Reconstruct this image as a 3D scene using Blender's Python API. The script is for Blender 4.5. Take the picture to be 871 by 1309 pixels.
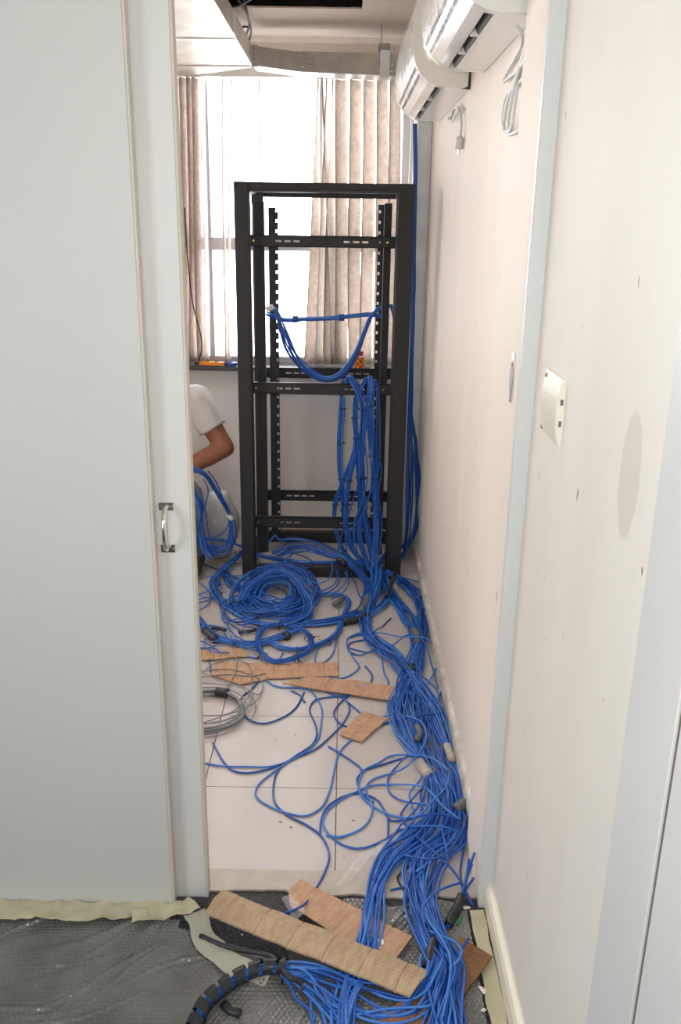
import bpy, bmesh, math, random
import numpy as np
from mathutils import Vector, Matrix, noise

for o in list(bpy.data.objects):
    bpy.data.objects.remove(o)
SC = bpy.context.scene
COL = SC.collection
random.seed(7)
rng = np.random.default_rng(7)
PI = math.pi

# ------------------------------------------------------------------ camera
F_PX, CAM_H = 1110.0, 1.55
PITCH, ROLL = math.radians(18.27), math.radians(0.85)
cd = bpy.data.cameras.new('camera')
cam = bpy.data.objects.new('camera', cd)
COL.objects.link(cam)
cd.sensor_fit = 'VERTICAL'
cd.sensor_height = 24.0
cd.lens = 24.0 * F_PX / 1309.0
cd.clip_start = 0.02
_f = Vector((0, math.cos(PITCH), -math.sin(PITCH)))
_u0 = Vector((0, math.sin(PITCH), math.cos(PITCH)))
_r0 = Vector((1, 0, 0))
_r = _r0 * math.cos(ROLL) + _u0 * math.sin(ROLL)
_u = -_r0 * math.sin(ROLL) + _u0 * math.cos(ROLL)
cam.matrix_world = Matrix(((_r.x, _u.x, -_f.x, 0), (_r.y, _u.y, -_f.y, 0),
                           (_r.z, _u.z, -_f.z, CAM_H), (0, 0, 0, 1)))
SC.camera = cam

# ------------------------------------------------------------------ world, lamps, exposure
w = bpy.data.worlds.new('world')
SC.world = w
w.use_nodes = True
bgn = w.node_tree.nodes['Background']
bgn.inputs[0].default_value = (0.95, 0.97, 1.0, 1)
bgn.inputs[1].default_value = 10.0

def lamp(name, kind, loc, target, power, color=(1, 1, 1), **kw):
    l = bpy.data.lights.new(name, kind)
    l.energy = power
    l.color = color
    for k, v in kw.items():
        setattr(l, k, v)
    o = bpy.data.objects.new(name, l)
    COL.objects.link(o)
    o.location = loc
    o.rotation_euler = (Vector(target) - Vector(loc)).to_track_quat('-Z', 'Y').to_euler()
    return o

# added unseen ceiling lamps of corridor and room, the camera's own flash (left of the lens, camera held upright)
lamp('corridor_ceiling_lamp', 'AREA', (-0.75, 0.25, 2.555), (-0.75, 0.25, 0), 0.8, (0.97, 0.99, 1.0), shape='RECTANGLE', size=1.2, size_y=0.6)  # added out of view as soft light from behind the camera
lamp('room_ceiling_lamp', 'AREA', (-0.95, 2.75, 2.315), (-0.95, 2.75, 0), 28, (1.0, 0.97, 0.93), shape='RECTANGLE', size=0.6, size_y=0.6)  # added out of view to brighten the back of the room
lamp('camera_flash', 'AREA', (-0.10, -0.03, 1.60), (-0.02, 3.0, 1.0), 12, (1.0, 0.985, 0.96), shape='DISK', size=0.09)

# daylight enters through the room window and an added corridor window only: sampling portals on both
for nm, loc, tgt, sx, sy in (('portal_room_window', (-0.9, 4.50, 1.56), (-0.9, 0, 1.56), 2.4, 1.4), ('portal_corridor_window', (-2.06, -0.2, 1.20), (5, -0.2, 1.20), 1.2, 1.2)):
    po = lamp(nm, 'AREA', loc, tgt, 1.0, shape='RECTANGLE', size=sx, size_y=sy)
    po.data.cycles.is_portal = True

vs = SC.view_settings
vs.view_transform = 'Standard'
vs.look = 'None'
vs.gamma = 1.0
vs.exposure = 0.0
vs.use_curve_mapping = False

# ------------------------------------------------------------------ helpers: points
def ray(x, y):
    return _f + _r * ((x - 435.5) / F_PX) - _u * ((y - 654.5) / F_PX)

def PZ(x, y, z=0.0):            # where a sight line meets a horizontal plane
    d = ray(x, y)
    t = (z - CAM_H) / d.z
    return Vector((0, 0, CAM_H)) + d * t

def PY(x, y, Y):                # where it meets a plane across the room
    d = ray(x, y)
    return Vector((0, 0, CAM_H)) + d * (Y / d.y)

def PX(x, y, X):                # where it meets a plane along the room
    d = ray(x, y)
    return Vector((0, 0, CAM_H)) + d * (X / d.x)

def lin(c):
    c = c / 255.0
    return c / 12.92 if c <= 0.04045 else ((c + 0.055) / 1.055) ** 2.4

def rgb(r, g, b):
    return (lin(r), lin(g), lin(b), 1)

# ------------------------------------------------------------------ helpers: materials
def mat(name, col, rough=0.5, metal=0.0, var=0.0, vscale=8.0, bump=0.0, bscale=60.0, coat=0.0,
        col2=None, spec=0.5, stretch=None, detail=4):
    m = bpy.data.materials.new(name)
    m.use_nodes = True
    nt = m.node_tree
    b = nt.nodes['Principled BSDF']
    b.inputs['Base Color'].default_value = col
    b.inputs['Roughness'].default_value = rough
    b.inputs['Metallic'].default_value = metal
    b.inputs['Specular IOR Level'].default_value = spec
    if coat:
        b.inputs['Coat Weight'].default_value = coat
        b.inputs['Coat Roughness'].default_value = 0.08
    if var or col2 or bump:
        tc = nt.nodes.new('ShaderNodeTexCoord')
        mp = nt.nodes.new('ShaderNodeMapping')
        nt.links.new(tc.outputs['Object'], mp.inputs[0])
        if stretch:
            mp.inputs['Scale'].default_value = stretch
    if var or col2:
        n = nt.nodes.new('ShaderNodeTexNoise')
        n.inputs['Scale'].default_value = vscale
        n.inputs['Detail'].default_value = detail
        nt.links.new(mp.outputs[0], n.inputs['Vector'])
        r = nt.nodes.new('ShaderNodeValToRGB')
        r.color_ramp.elements[0].position = 0.3
        r.color_ramp.elements[1].position = 0.7
        c2 = col2 or tuple(max(0, c * (1 - var)) for c in col[:3]) + (1,)
        r.color_ramp.elements[0].color = c2
        r.color_ramp.elements[1].color = col
        nt.links.new(n.outputs['Fac'], r.inputs[0])
        nt.links.new(r.outputs[0], b.inputs['Base Color'])
    if bump:
        n2 = nt.nodes.new('ShaderNodeTexNoise')
        n2.inputs['Scale'].default_value = bscale
        n2.inputs['Detail'].default_value = 6
        nt.links.new(mp.outputs[0], n2.inputs['Vector'])
        bp = nt.nodes.new('ShaderNodeBump')
        bp.inputs['Strength'].default_value = bump
        bp.inputs['Distance'].default_value = 0.01
        nt.links.new(n2.outputs['Fac'], bp.inputs['Height'])
        nt.links.new(bp.outputs[0], b.inputs['Normal'])
    return m

def film(name, alpha=0.25, rough=0.12, col=(0.9, 0.9, 0.9, 1), bump=0.6, bscale=14):
    """thin clear plastic: mostly see-through with glossy creases"""
    m = bpy.data.materials.new(name)
    m.use_nodes = True
    nt = m.node_tree
    nt.nodes.clear()
    out = nt.nodes.new('ShaderNodeOutputMaterial')
    mx = nt.nodes.new('ShaderNodeMixShader')
    tr = nt.nodes.new('ShaderNodeBsdfTransparent')
    gl = nt.nodes.new('ShaderNodeBsdfPrincipled')
    gl.inputs['Base Color'].default_value = col
    gl.inputs['Roughness'].default_value = rough
    gl.inputs['Specular IOR Level'].default_value = 0.8
    n = nt.nodes.new('ShaderNodeTexNoise')
    n.inputs['Scale'].default_value = bscale
    n.inputs['Detail'].default_value = 5
    tc = nt.nodes.new('ShaderNodeTexCoord')
    nt.links.new(tc.outputs['Object'], n.inputs['Vector'])
    bp = nt.nodes.new('ShaderNodeBump')
    bp.inputs['Strength'].default_value = bump
    bp.inputs['Distance'].default_value = 0.03
    nt.links.new(n.outputs['Fac'], bp.inputs['Height'])
    nt.links.new(bp.outputs[0], gl.inputs['Normal'])
    mx.inputs[0].default_value = alpha
    nt.links.new(tr.outputs[0], mx.inputs[1])
    nt.links.new(gl.outputs[0], mx.inputs[2])
    nt.links.new(mx.outputs[0], out.inputs[0])
    return m

def fabric(name, col, trans):
    m = bpy.data.materials.new(name)
    m.use_nodes = True
    nt = m.node_tree
    nt.nodes.clear()
    out = nt.nodes.new('ShaderNodeOutputMaterial')
    mx = nt.nodes.new('ShaderNodeMixShader')
    df = nt.nodes.new('ShaderNodeBsdfDiffuse')
    tl = nt.nodes.new('ShaderNodeBsdfTranslucent')
    tc = nt.nodes.new('ShaderNodeTexCoord')
    n = nt.nodes.new('ShaderNodeTexNoise')
    n.inputs['Scale'].default_value = 45
    n.inputs['Detail'].default_value = 8
    nt.links.new(tc.outputs['Object'], n.inputs['Vector'])
    r = nt.nodes.new('ShaderNodeValToRGB')
    r.color_ramp.elements[0].position = 0.3
    r.color_ramp.elements[1].position = 0.7
    r.color_ramp.elements[0].color = tuple(c * 0.78 for c in col[:3]) + (1,)
    r.color_ramp.elements[1].color = col
    nt.links.new(n.outputs['Fac'], r.inputs[0])
    nt.links.new(r.outputs[0], df.inputs[0])
    nt.links.new(r.outputs[0], tl.inputs[0])
    mx.inputs[0].default_value = trans
    nt.links.new(df.outputs[0], mx.inputs[1])
    nt.links.new(tl.outputs[0], mx.inputs[2])
    nt.links.new(mx.outputs[0], out.inputs[0])
    return m

M = {}
M['partition'] = mat('partition_paint', rgb(203, 204, 200), 0.45, var=0.03, vscale=1.5, bump=0.02, bscale=200)
M['door_paint'] = mat('door_paint', rgb(213, 213, 210), 0.4, var=0.03, vscale=2.5, bump=0.02, bscale=200)
M['edge_cream'] = mat('edge_cream', rgb(212, 207, 192), 0.6, var=0.08, vscale=20)
M['casing'] = mat('casing_paint', rgb(209, 210, 208), 0.4, var=0.04, vscale=5, bump=0.03, bscale=120)
M['jamb'] = mat('jamb_paint', rgb(216, 219, 218), 0.35, var=0.03, vscale=5, bump=0.03, bscale=120)
M['ceiling'] = mat('ceiling_render', rgb(196, 180, 166), 0.9, var=0.05, vscale=14, bump=0.55, bscale=70)
M['white_paint'] = mat('white_paint', rgb(226, 224, 218), 0.55, var=0.03, vscale=3)
M['backwall'] = mat('back_wall_paint', rgb(232, 228, 222), 0.7, var=0.06, vscale=5, bump=0.05, bscale=40)
M['base_worn'] = mat('worn_baseboard', rgb(222, 217, 208), 0.6, col2=rgb(176, 168, 156), vscale=22, bump=0.4, bscale=45)
M['skirting'] = mat('skirting_paint', rgb(230, 224, 206), 0.4, var=0.05, vscale=12)
M['tile'] = mat('glazed_tile', rgb(196, 188, 184), 0.28, col2=rgb(188, 179, 174), vscale=5, bump=0.03, bscale=30)
M['grout'] = mat('grout', rgb(138, 126, 116), 0.9, var=0.25, vscale=30)
M['carpet'] = mat('dark_carpet', rgb(92, 92, 94), 0.95, col2=rgb(48, 48, 50), vscale=160, bump=0.6, bscale=300)
M['threshold'] = mat('threshold_stone', rgb(188, 180, 168), 0.6, var=0.15, vscale=25)
M['tape'] = mat('masking_tape', rgb(204, 198, 168), 0.5, col2=rgb(182, 176, 146), vscale=16, bump=0.3, bscale=50)
M['rack'] = mat('rack_black', rgb(34, 34, 36), 0.42, var=0.25, vscale=260, bump=0.35, bscale=420)
M['rack_dark'] = mat('rack_black_smooth', rgb(26, 26, 28), 0.45)
M['galv'] = mat('galvanised_steel', rgb(222, 224, 224), 0.45, 0.15, col2=rgb(200, 203, 203), vscale=9, bump=0.04, bscale=25)
M['galv2'] = mat('galvanised_tray', rgb(214, 206, 196), 0.42, 0.7, col2=rgb(178, 170, 160), vscale=7, bump=0.08, bscale=14)
M['galv_tray'] = mat('galvanised_cross_tray', rgb(178, 170, 160), 0.4, 0.5, col2=rgb(150, 144, 136), vscale=9)
M['bolt'] = mat('zinc_bolt', rgb(200, 205, 208), 0.25, 1.0)
M['chrome'] = mat('chrome', rgb(225, 222, 214), 0.12, 1.0)
M['brass'] = mat('brass_screw', rgb(190, 150, 90), 0.3, 1.0)
M['ac'] = mat('ac_plastic', rgb(232, 231, 224), 0.22, spec=0.6, coat=0.3)
M['ac_flap'] = mat('ac_flap', rgb(224, 224, 222), 0.15, coat=0.5)
M['dark'] = mat('dark_void', rgb(36, 36, 40), 0.6)
M['film'] = film('clear_film', 0.22, 0.1, bump=0.9, bscale=9)
M['cord'] = mat('white_cord', rgb(214, 216, 212), 0.4)
M['blue'] = mat('blue_jacket', rgb(34, 98, 190), 0.3, var=0.12, vscale=30)
M['blue2'] = mat('blue_jacket_dark', rgb(26, 80, 166), 0.3, var=0.12, vscale=30)
M['blue3'] = mat('blue_jacket_pale', rgb(66, 128, 212), 0.32, var=0.12, vscale=30)  # tone lightened so some strands stand for highlights on the cables
M['black'] = mat('black_rubber', rgb(26, 26, 28), 0.5)
M['black_tape'] = mat('black_tape', rgb(44, 44, 48), 0.4, var=0.2, vscale=60)
M['grey_tape'] = mat('grey_tape', rgb(108, 108, 110), 0.45, var=0.2, vscale=60)
M['pale_tape'] = mat('pale_tape', rgb(188, 178, 168), 0.5, var=0.2, vscale=60)
M['grey_cable'] = mat('grey_jacket', rgb(140, 142, 142), 0.35, var=0.1, vscale=40)
M['shirt'] = mat('white_tshirt', rgb(206, 202, 200), 0.9, var=0.06, vscale=16, bump=0.25, bscale=18)
M['skin'] = mat('skin', rgb(150, 96, 70), 0.5, var=0.10, vscale=12)
M['jeans'] = mat('washed_jeans', rgb(138, 146, 154), 0.9, col2=rgb(104, 114, 126), vscale=14, bump=0.2, bscale=60)
M['hair'] = mat('dark_hair', rgb(30, 24, 20), 0.6, bump=0.5, bscale=120)
M['shoe'] = mat('dark_shoe', rgb(70, 68, 66), 0.7, var=0.2, vscale=40)
M['eye'] = mat('eye', rgb(230, 228, 224), 0.2)
M['sack'] = mat('bubble_film_white', rgb(206, 204, 202), 0.25, var=0.10, vscale=12, bump=0.5, bscale=45, coat=0.4)
M['alu'] = mat('aluminium_frame', rgb(186, 184, 186), 0.4, 0.5)
M['granite'] = mat('granite_sill', rgb(84, 80, 78), 0.3, col2=rgb(34, 32, 32), vscale=140)
M['orange'] = mat('orange_plastic', rgb(250, 150, 30), 0.35)
M['red'] = mat('red_plastic', rgb(216, 60, 40), 0.35)
M['plaster'] = mat('plaster_chip', rgb(236, 230, 220), 0.9, var=0.06, vscale=60)
M['green'] = mat('green_plastic', rgb(20, 150, 80), 0.4)
M['lamp_white'] = mat('lamp_frame', rgb(240, 240, 238), 0.5)
M['plate'] = mat('switch_plate', rgb(234, 228, 214), 0.3)
M['slat'] = fabric('blind_fabric', rgb(222, 211, 202), 0.40)
M['slat_thin'] = fabric('blind_fabric_pale', rgb(232, 222, 216), 0.5)

def cardboard(name, col, col2):
    m = bpy.data.materials.new(name)
    m.use_nodes = True
    nt = m.node_tree
    b = nt.nodes['Principled BSDF']
    b.inputs['Roughness'].default_value = 0.9
    tc = nt.nodes.new('ShaderNodeTexCoord')
    mp = nt.nodes.new('ShaderNodeMapping')
    nt.links.new(tc.outputs['Object'], mp.inputs[0])
    mp.inputs['Scale'].default_value = (1, 0.3, 1)
    n = nt.nodes.new('ShaderNodeTexNoise')
    n.inputs['Scale'].default_value = 90
    n.inputs['Detail'].default_value = 5
    nt.links.new(mp.outputs[0], n.inputs['Vector'])
    r = nt.nodes.new('ShaderNodeValToRGB')
    r.color_ramp.elements[0].position = 0.35
    r.color_ramp.elements[1].position = 0.65
    r.color_ramp.elements[0].color = col2
    r.color_ramp.elements[1].color = col
    nt.links.new(n.outputs['Fac'], r.inputs[0])
    nt.links.new(r.outputs[0], b.inputs['Base Color'])
    wv = nt.nodes.new('ShaderNodeTexWave')
    wv.inputs['Scale'].default_value = 55
    wv.inputs['Distortion'].default_value = 0.15
    nt.links.new(tc.outputs['Object'], wv.inputs['Vector'])
    bp = nt.nodes.new('ShaderNodeBump')
    bp.inputs['Strength'].default_value = 0.35
    bp.inputs['Distance'].default_value = 0.004
    nt.links.new(wv.outputs['Fac'], bp.inputs['Height'])
    nt.links.new(bp.outputs[0], b.inputs['Normal'])
    return m
M['card_light'] = cardboard('cardboard_light', rgb(190, 165, 136), rgb(174, 148, 118))
M['card_mid'] = cardboard('cardboard_mid', rgb(200, 162, 132), rgb(182, 144, 114))
M['card_brown'] = cardboard('cardboard_brown', rgb(146, 104, 72), rgb(128, 88, 60))

def wall_paint(name, col, col2, spots):
    """painted plaster with vertical smears and a few shaped stains (y, z, ry, rz) in world metres"""
    m = mat(name, col, 0.6, bump=0.04, bscale=90)
    nt = m.node_tree
    b = nt.nodes['Principled BSDF']
    tc = nt.nodes.new('ShaderNodeTexCoord')
    mp = nt.nodes.new('ShaderNodeMapping')
    mp.inputs['Scale'].default_value = (1, 4, 0.8)
    nt.links.new(tc.outputs['Object'], mp.inputs[0])
    n = nt.nodes.new('ShaderNodeTexNoise')
    n.inputs['Scale'].default_value = 1.6
    n.inputs['Detail'].default_value = 4
    nt.links.new(mp.outputs[0], n.inputs['Vector'])
    r = nt.nodes.new('ShaderNodeValToRGB')
    r.color_ramp.elements[0].position = 0.3
    r.color_ramp.elements[1].position = 0.72
    r.color_ramp.elements[0].color = col2
    r.color_ramp.elements[1].color = col
    nt.links.new(n.outputs['Fac'], r.inputs[0])
    last = r.outputs[0]
    # small dark scuffs
    mp2 = nt.nodes.new('ShaderNodeMapping')
    mp2.inputs['Scale'].default_value = (1, 60, 16)
    nt.links.new(tc.outputs['Object'], mp2.inputs[0])
    n2 = nt.nodes.new('ShaderNodeTexNoise')
    n2.inputs['Scale'].default_value = 1.0
    n2.inputs['Detail'].default_value = 2
    nt.links.new(mp2.outputs[0], n2.inputs['Vector'])
    r2 = nt.nodes.new('ShaderNodeValToRGB')
    r2.color_ramp.elements[0].position = 0.757
    r2.color_ramp.elements[1].position = 0.785
    nt.links.new(n2.outputs['Fac'], r2.inputs[0])
    mx = nt.nodes.new('ShaderNodeMix')
    mx.data_type = 'RGBA'
    nt.links.new(r2.outputs[0], mx.inputs[0])
    nt.links.new(last, mx.inputs[6])
    mx.inputs[7].default_value = rgb(140, 128, 116)
    last = mx.outputs[2]
    for (y, z, ry, rz, c) in spots:
        vm = nt.nodes.new('ShaderNodeMapping')
        vm.vector_type = 'POINT'
        vm.inputs['Location'].default_value = (0, -y / ry, -z / rz)
        vm.inputs['Scale'].default_value = (0, 1 / ry, 1 / rz)
        nt.links.new(tc.outputs['Object'], vm.inputs[0])
        ln = nt.nodes.new('ShaderNodeVectorMath')
        ln.operation = 'LENGTH'
        nt.links.new(vm.outputs[0], ln.inputs[0])
        nn = nt.nodes.new('ShaderNodeTexNoise')
        nn.inputs['Scale'].default_value = 40
        nt.links.new(tc.outputs['Object'], nn.inputs['Vector'])
        ad = nt.nodes.new('ShaderNodeMath')
        ad.operation = 'MULTIPLY_ADD'
        nt.links.new(nn.outputs['Fac'], ad.inputs[0])
        ad.inputs[1].default_value = 0.45
        nt.links.new(ln.outputs['Value'], ad.inputs[2])
        rr = nt.nodes.new('ShaderNodeValToRGB')
        rr.color_ramp.elements[0].position = 0.93
        rr.color_ramp.elements[1].position = 1.0
        rr.color_ramp.elements[0].color = (1, 1, 1, 1)
        rr.color_ramp.elements[1].color = (0, 0, 0, 1)
        mr = nt.nodes.new('ShaderNodeMath')
        mr.operation = 'MULTIPLY'
        mr.inputs[1].default_value = 0.74
        nt.links.new(ad.outputs[0], mr.inputs[0])
        nt.links.new(mr.outputs[0], rr.inputs[0])
        mx = nt.nodes.new('ShaderNodeMix')
        mx.data_type = 'RGBA'
        nt.links.new(rr.outputs[0], mx.inputs[0])
        nt.links.new(last, mx.inputs[6])
        mx.inputs[7].default_value = c
        last = mx.outputs[2]
    nt.links.new(last, b.inputs['Base Color'])
    return m
M['wall_room'] = wall_paint('room_wall_paint', rgb(234, 224, 214), rgb(229, 218, 208), [])
M['wall_cor'] = wall_paint('corridor_wall_paint', rgb(226, 222, 214), rgb(221, 216, 207),
                           [(1.088, 1.245, 0.036, 0.080, rgb(208, 202, 194))])

# ------------------------------------------------------------------ helpers: meshes and objects
def tag(o, label=None, cat=None, group=None, kind=None):
    if label: o['label'] = label
    if cat: o['category'] = cat
    if group: o['group'] = group
    if kind: o['kind'] = kind
    return o

def empty(name, loc, label=None, cat=None, group=None, rz=0.0):
    o = bpy.data.objects.new(name, None)
    COL.objects.link(o)
    o.location = loc
    o.rotation_euler = (0, 0, rz)
    o.empty_display_size = 0.05
    return tag(o, label, cat, group)

def link_mesh(name, me, material, parent=None, smooth=False):
    o = bpy.data.objects.new(name, me)
    COL.objects.link(o)
    if material is not None and not me.materials:
        me.materials.append(material)
    if smooth:
        me.polygons.foreach_set('use_smooth', [True] * len(me.polygons))
    if parent is not None:
        o.parent = parent
        off = Vector((0, 0, 0))
        p = parent
        while p is not None:
            off += p.location
            p = p.parent
        me.transform(Matrix.Translation(-off))      # meshes are written in world metres
    return o

class MB:
    def __init__(self):
        self.v, self.f = [], []
    def add(self, vs, fs):
        n = len(self.v)
        self.v += [tuple(a) for a in vs]
        self.f += [tuple(i + n for i in q) for q in fs]
        return self
    def box(self, x0, x1, y0, y1, z0, z1, mtx=None):
        vs = [Vector((x, y, z)) for x in (x0, x1) for y in (y0, y1) for z in (z0, z1)]
        if mtx is not None:
            vs = [mtx @ a for a in vs]
        return self.add(vs, [(0, 1, 3, 2), (4, 6, 7, 5), (0, 4, 5, 1), (2, 3, 7, 6), (0, 2, 6, 4), (1, 5, 7, 3)])
    def bbox(self, x0, x1, y0, y1, z0, z1, b=0.003, mtx=None):
        """box with chamfered edges"""
        bm = bmesh.new()
        bmesh.ops.create_cube(bm, size=1)
        for a in bm.verts:
            a.co = Vector(((x0 + x1) / 2 + a.co.x * (x1 - x0), (y0 + y1) / 2 + a.co.y * (y1 - y0), (z0 + z1) / 2 + a.co.z * (z1 - z0)))
        bmesh.ops.bevel(bm, geom=list(bm.edges), offset=b, segments=1, profile=0.5, affect='EDGES')
        if mtx is not None:
            bmesh.ops.transform(bm, matrix=mtx, verts=bm.verts)
        bm.verts.ensure_lookup_table()
        self.add([a.co.copy() for a in bm.verts], [[q.index for q in f.verts] for f in bm.faces])
        bm.free()
        return self
    def prism(self, poly, axis, a0, a1):
        """extrude a 2-D polygon along an axis ('x','y','z')"""
        n = len(poly)
        def P(p, a):
            if axis == 'x': return (a, p[0], p[1])
            if axis == 'y': return (p[0], a, p[1])
            return (p[0], p[1], a)
        vs = [P(p, a0) for p in poly] + [P(p, a1) for p in poly]
        fs = [tuple(range(n)), tuple(range(2 * n - 1, n - 1, -1))]
        fs += [(i, (i + 1) % n, n + (i + 1) % n, n + i) for i in range(n)]
        return self.add(vs, fs)
    def cyl(self, p0, p1, r0, r1=None, n=12):
        r1 = r0 if r1 is None else r1
        p0, p1 = Vector(p0), Vector(p1)
        q = (p1 - p0).to_track_quat('Z', 'Y')
        vs = []
        for p, r in ((p0, r0), (p1, r1)):
            for i in range(n):
                a = 2 * PI * i / n
                vs.append(p + q @ Vector((r * math.cos(a), r * math.sin(a), 0)))
        fs = [tuple(range(n - 1, -1, -1)), tuple(range(n, 2 * n))]
        fs += [(i, (i + 1) % n, n + (i + 1) % n, n + i) for i in range(n)]
        return self.add(vs, fs)
    def ball(self, c, rx, ry=None, rz=None, mtx=None, u=14, v=9):
        ry = rx if ry is None else ry
        rz = rx if rz is None else rz
        vs = [Vector((0, 0, rz))]
        for j in range(1, v):
            t = PI * j / v
            for i in range(u):
                a = 2 * PI * i / u
                vs.append(Vector((rx * math.sin(t) * math.cos(a), ry * math.sin(t) * math.sin(a), rz * math.cos(t))))
        vs.append(Vector((0, 0, -rz)))
        if mtx is not None:
            vs = [mtx @ a for a in vs]
        vs = [a + Vector(c) for a in vs]
        fs = [(0, 1 + i, 1 + (i + 1) % u) for i in range(u)]
        for j in range(v - 2):
            for i in range(u):
                a, b2 = 1 + j * u + i, 1 + j * u + (i + 1) % u
                fs.append((a, a + u, b2 + u, b2))
        last = len(vs) - 1
        k = 1 + (v - 2) * u
        fs += [(last, k + (i + 1) % u, k + i) for i in range(u)]
        return self.add(vs, fs)
    def capsule(self, p0, p1, r0, r1, n=12):
        self.cyl(p0, p1, r0, r1, n)
        self.ball(p0, r0, u=n, v=8)
        self.ball(p1, r1, u=n, v=8)
        return self
    def mesh(self, name):
        me = bpy.data.meshes.new(name)
        me.from_pydata(self.v, [], self.f)
        bm = bmesh.new()
        bm.from_mesh(me)
        bmesh.ops.recalc_face_normals(bm, faces=bm.faces)
        bm.to_mesh(me)
        bm.free()
        return me
    def build(self, name, material, parent=None, smooth=False):
        return link_mesh(name, self.mesh(name), material, parent, smooth)

def st(o, label=None):
    o['kind'] = 'structure'
    if label: o['label'] = label
    return o

# ------------------------------------------------------------------ the setting
XW = 0.375          # plane of the right-hand wall
YB = 4.42           # back wall
CEIL = 2.35
XL = -2.30          # hidden left wall of the room
J = 0.385           # tile pitch
Y0 = 1.755          # where the tiles end at the doorway

# room floor: screed with tiles on it
fl = st(MB().box(XL, XW, Y0, YB, -0.06, -0.004).build('floor', M['grout']), 'white glazed tile floor with dark joints in the cable room')
tile_me = MB().bbox(-J / 2 + 0.0013, J / 2 - 0.0013, -J / 2 + 0.0013, J / 2 - 0.0013, -0.01, 0.0, 0.0008).mesh('tile')
tile_me.materials.append(M['tile'])
for i in range(7):
    for j in range(7):
        cx, cy = J / 2 - i * J, Y0 + J / 2 + j * J
        x0, x1 = max(cx - J / 2, XL), min(cx + J / 2, XW)
        y1 = min(cy + J / 2, YB)
        if y1 - (cy - J / 2) < 0.03 or x1 - x0 < 0.03:
            continue
        o = bpy.data.objects.new('tile', tile_me)
        COL.objects.link(o)
        o.parent = fl
        o.location = ((x0 + x1) / 2, (cy - J / 2 + y1) / 2, random.uniform(-0.0006, 0.0))
        o.scale = ((x1 - x0) / J, (y1 - cy + J / 2) / J, 1)

st(MB().box(-2.15, XW, -1.5, Y0 - 0.001, -0.06, -0.006).build('floor_corridor', M['carpet']), 'dark grey carpet of the corridor')
# stone threshold with a ragged front edge
pts = []
n = 40
for k in range(n + 1):
    x = -0.45 + (XW + 0.45) * k / n
    e = 0.010 * noise.noise((x * 9, 0.3, 0)) + 0.006 * noise.noise((x * 31, 2, 0))
    pts.append((x, 1.715 + e + 0.012 * (x < -0.1)))
poly = pts + [(XW, 1.80), (-0.45, 1.80)]
st(MB().prism(poly, 'z', -0.004, 0.0016).build('trim_1', M['threshold']), 'worn beige threshold strip at the edge of the tiles')

# right wall: room part, corridor part
st(MB().box(XW, XW + 0.12, 1.70, YB + 0.1, -0.06, CEIL + 0.32).build('wall_right', M['wall_room']), 'cream painted right wall of the cable room')
st(MB().box(XW, XW + 0.12, 0.80, 1.70, -0.06, 2.62).build('wall_corridor_right', M['wall_cor']), 'scuffed cream corridor wall beside the doorway')
st(MB().box(XW, XW + 0.12, -1.6, -0.12, -0.06, 2.62).build('wall_corridor_right_rear', M['wall_cor']))
st(MB().box(XW, XW + 0.12, -0.12, 0.80, 2.10, 2.62).build('wall_corridor_right_over_door', M['wall_cor']))
# door post on the right, proud of the wall
st(MB().bbox(0.345, XW + 0.01, 1.683, 1.702, -0.004, 2.15, 0.003).build('trim_2', M['jamb']), 'pale blue-grey painted door post on the right')
st(MB().bbox(0.3455, XW + 0.01, 1.702, 1.90, -0.004, 2.15, 0.003).build('trim_9', M['wall_room']), 'cream reveal board behind the door post')
# room baseboard, worn
bm_ = MB()
prof = [(XW, 0.0), (XW - 0.014, 0.0), (XW - 0.014, 0.058), (XW - 0.010, 0.066), (XW, 0.068)]
bb = MB().prism(prof, 'y', 1.905, 4.08).build('baseboard_right', M['base_worn'])
st(bb, 'worn chipped baseboard along the right wall of the room')
prof = [(XW, 0.0), (XW - 0.016, 0.0), (XW - 0.017, 0.055), (XW - 0.012, 0.066), (XW - 0.004, 0.070), (XW, 0.070)]
st(MB().prism(prof, 'y', 0.945, 1.683).build('baseboard_corridor', M['skirting']), 'cream rounded skirting along the corridor wall')
# casing and door in the corridor wall
st(MB().bbox(XW - 0.016, XW + 0.12, 0.806, 0.945, -0.004, 2.20, 0.0015).build('trim_3', M['casing']), 'white door casing at the right edge')
st(MB().bbox(XW - 0.016, XW + 0.12, -0.12, 0.80, 2.05, 2.20, 0.003).build('trim_4', M['casing']))
d2 = st(MB().bbox(XW - 0.014, XW + 0.03, -0.11, 0.799, 0.004, 2.04, 0.002).build('door_2', M['casing']), 'white flush door at the far right edge')
st(MB().box(XW - 0.0125, XW + 0.02, 0.7992, 0.8058, 0.0, 2.04).build('trim_10', mat('door_seal', rgb(112, 102, 94), 0.8)), 'dark gap between casing and door')  # dark strip stands in for the shade of the narrow gap
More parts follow.
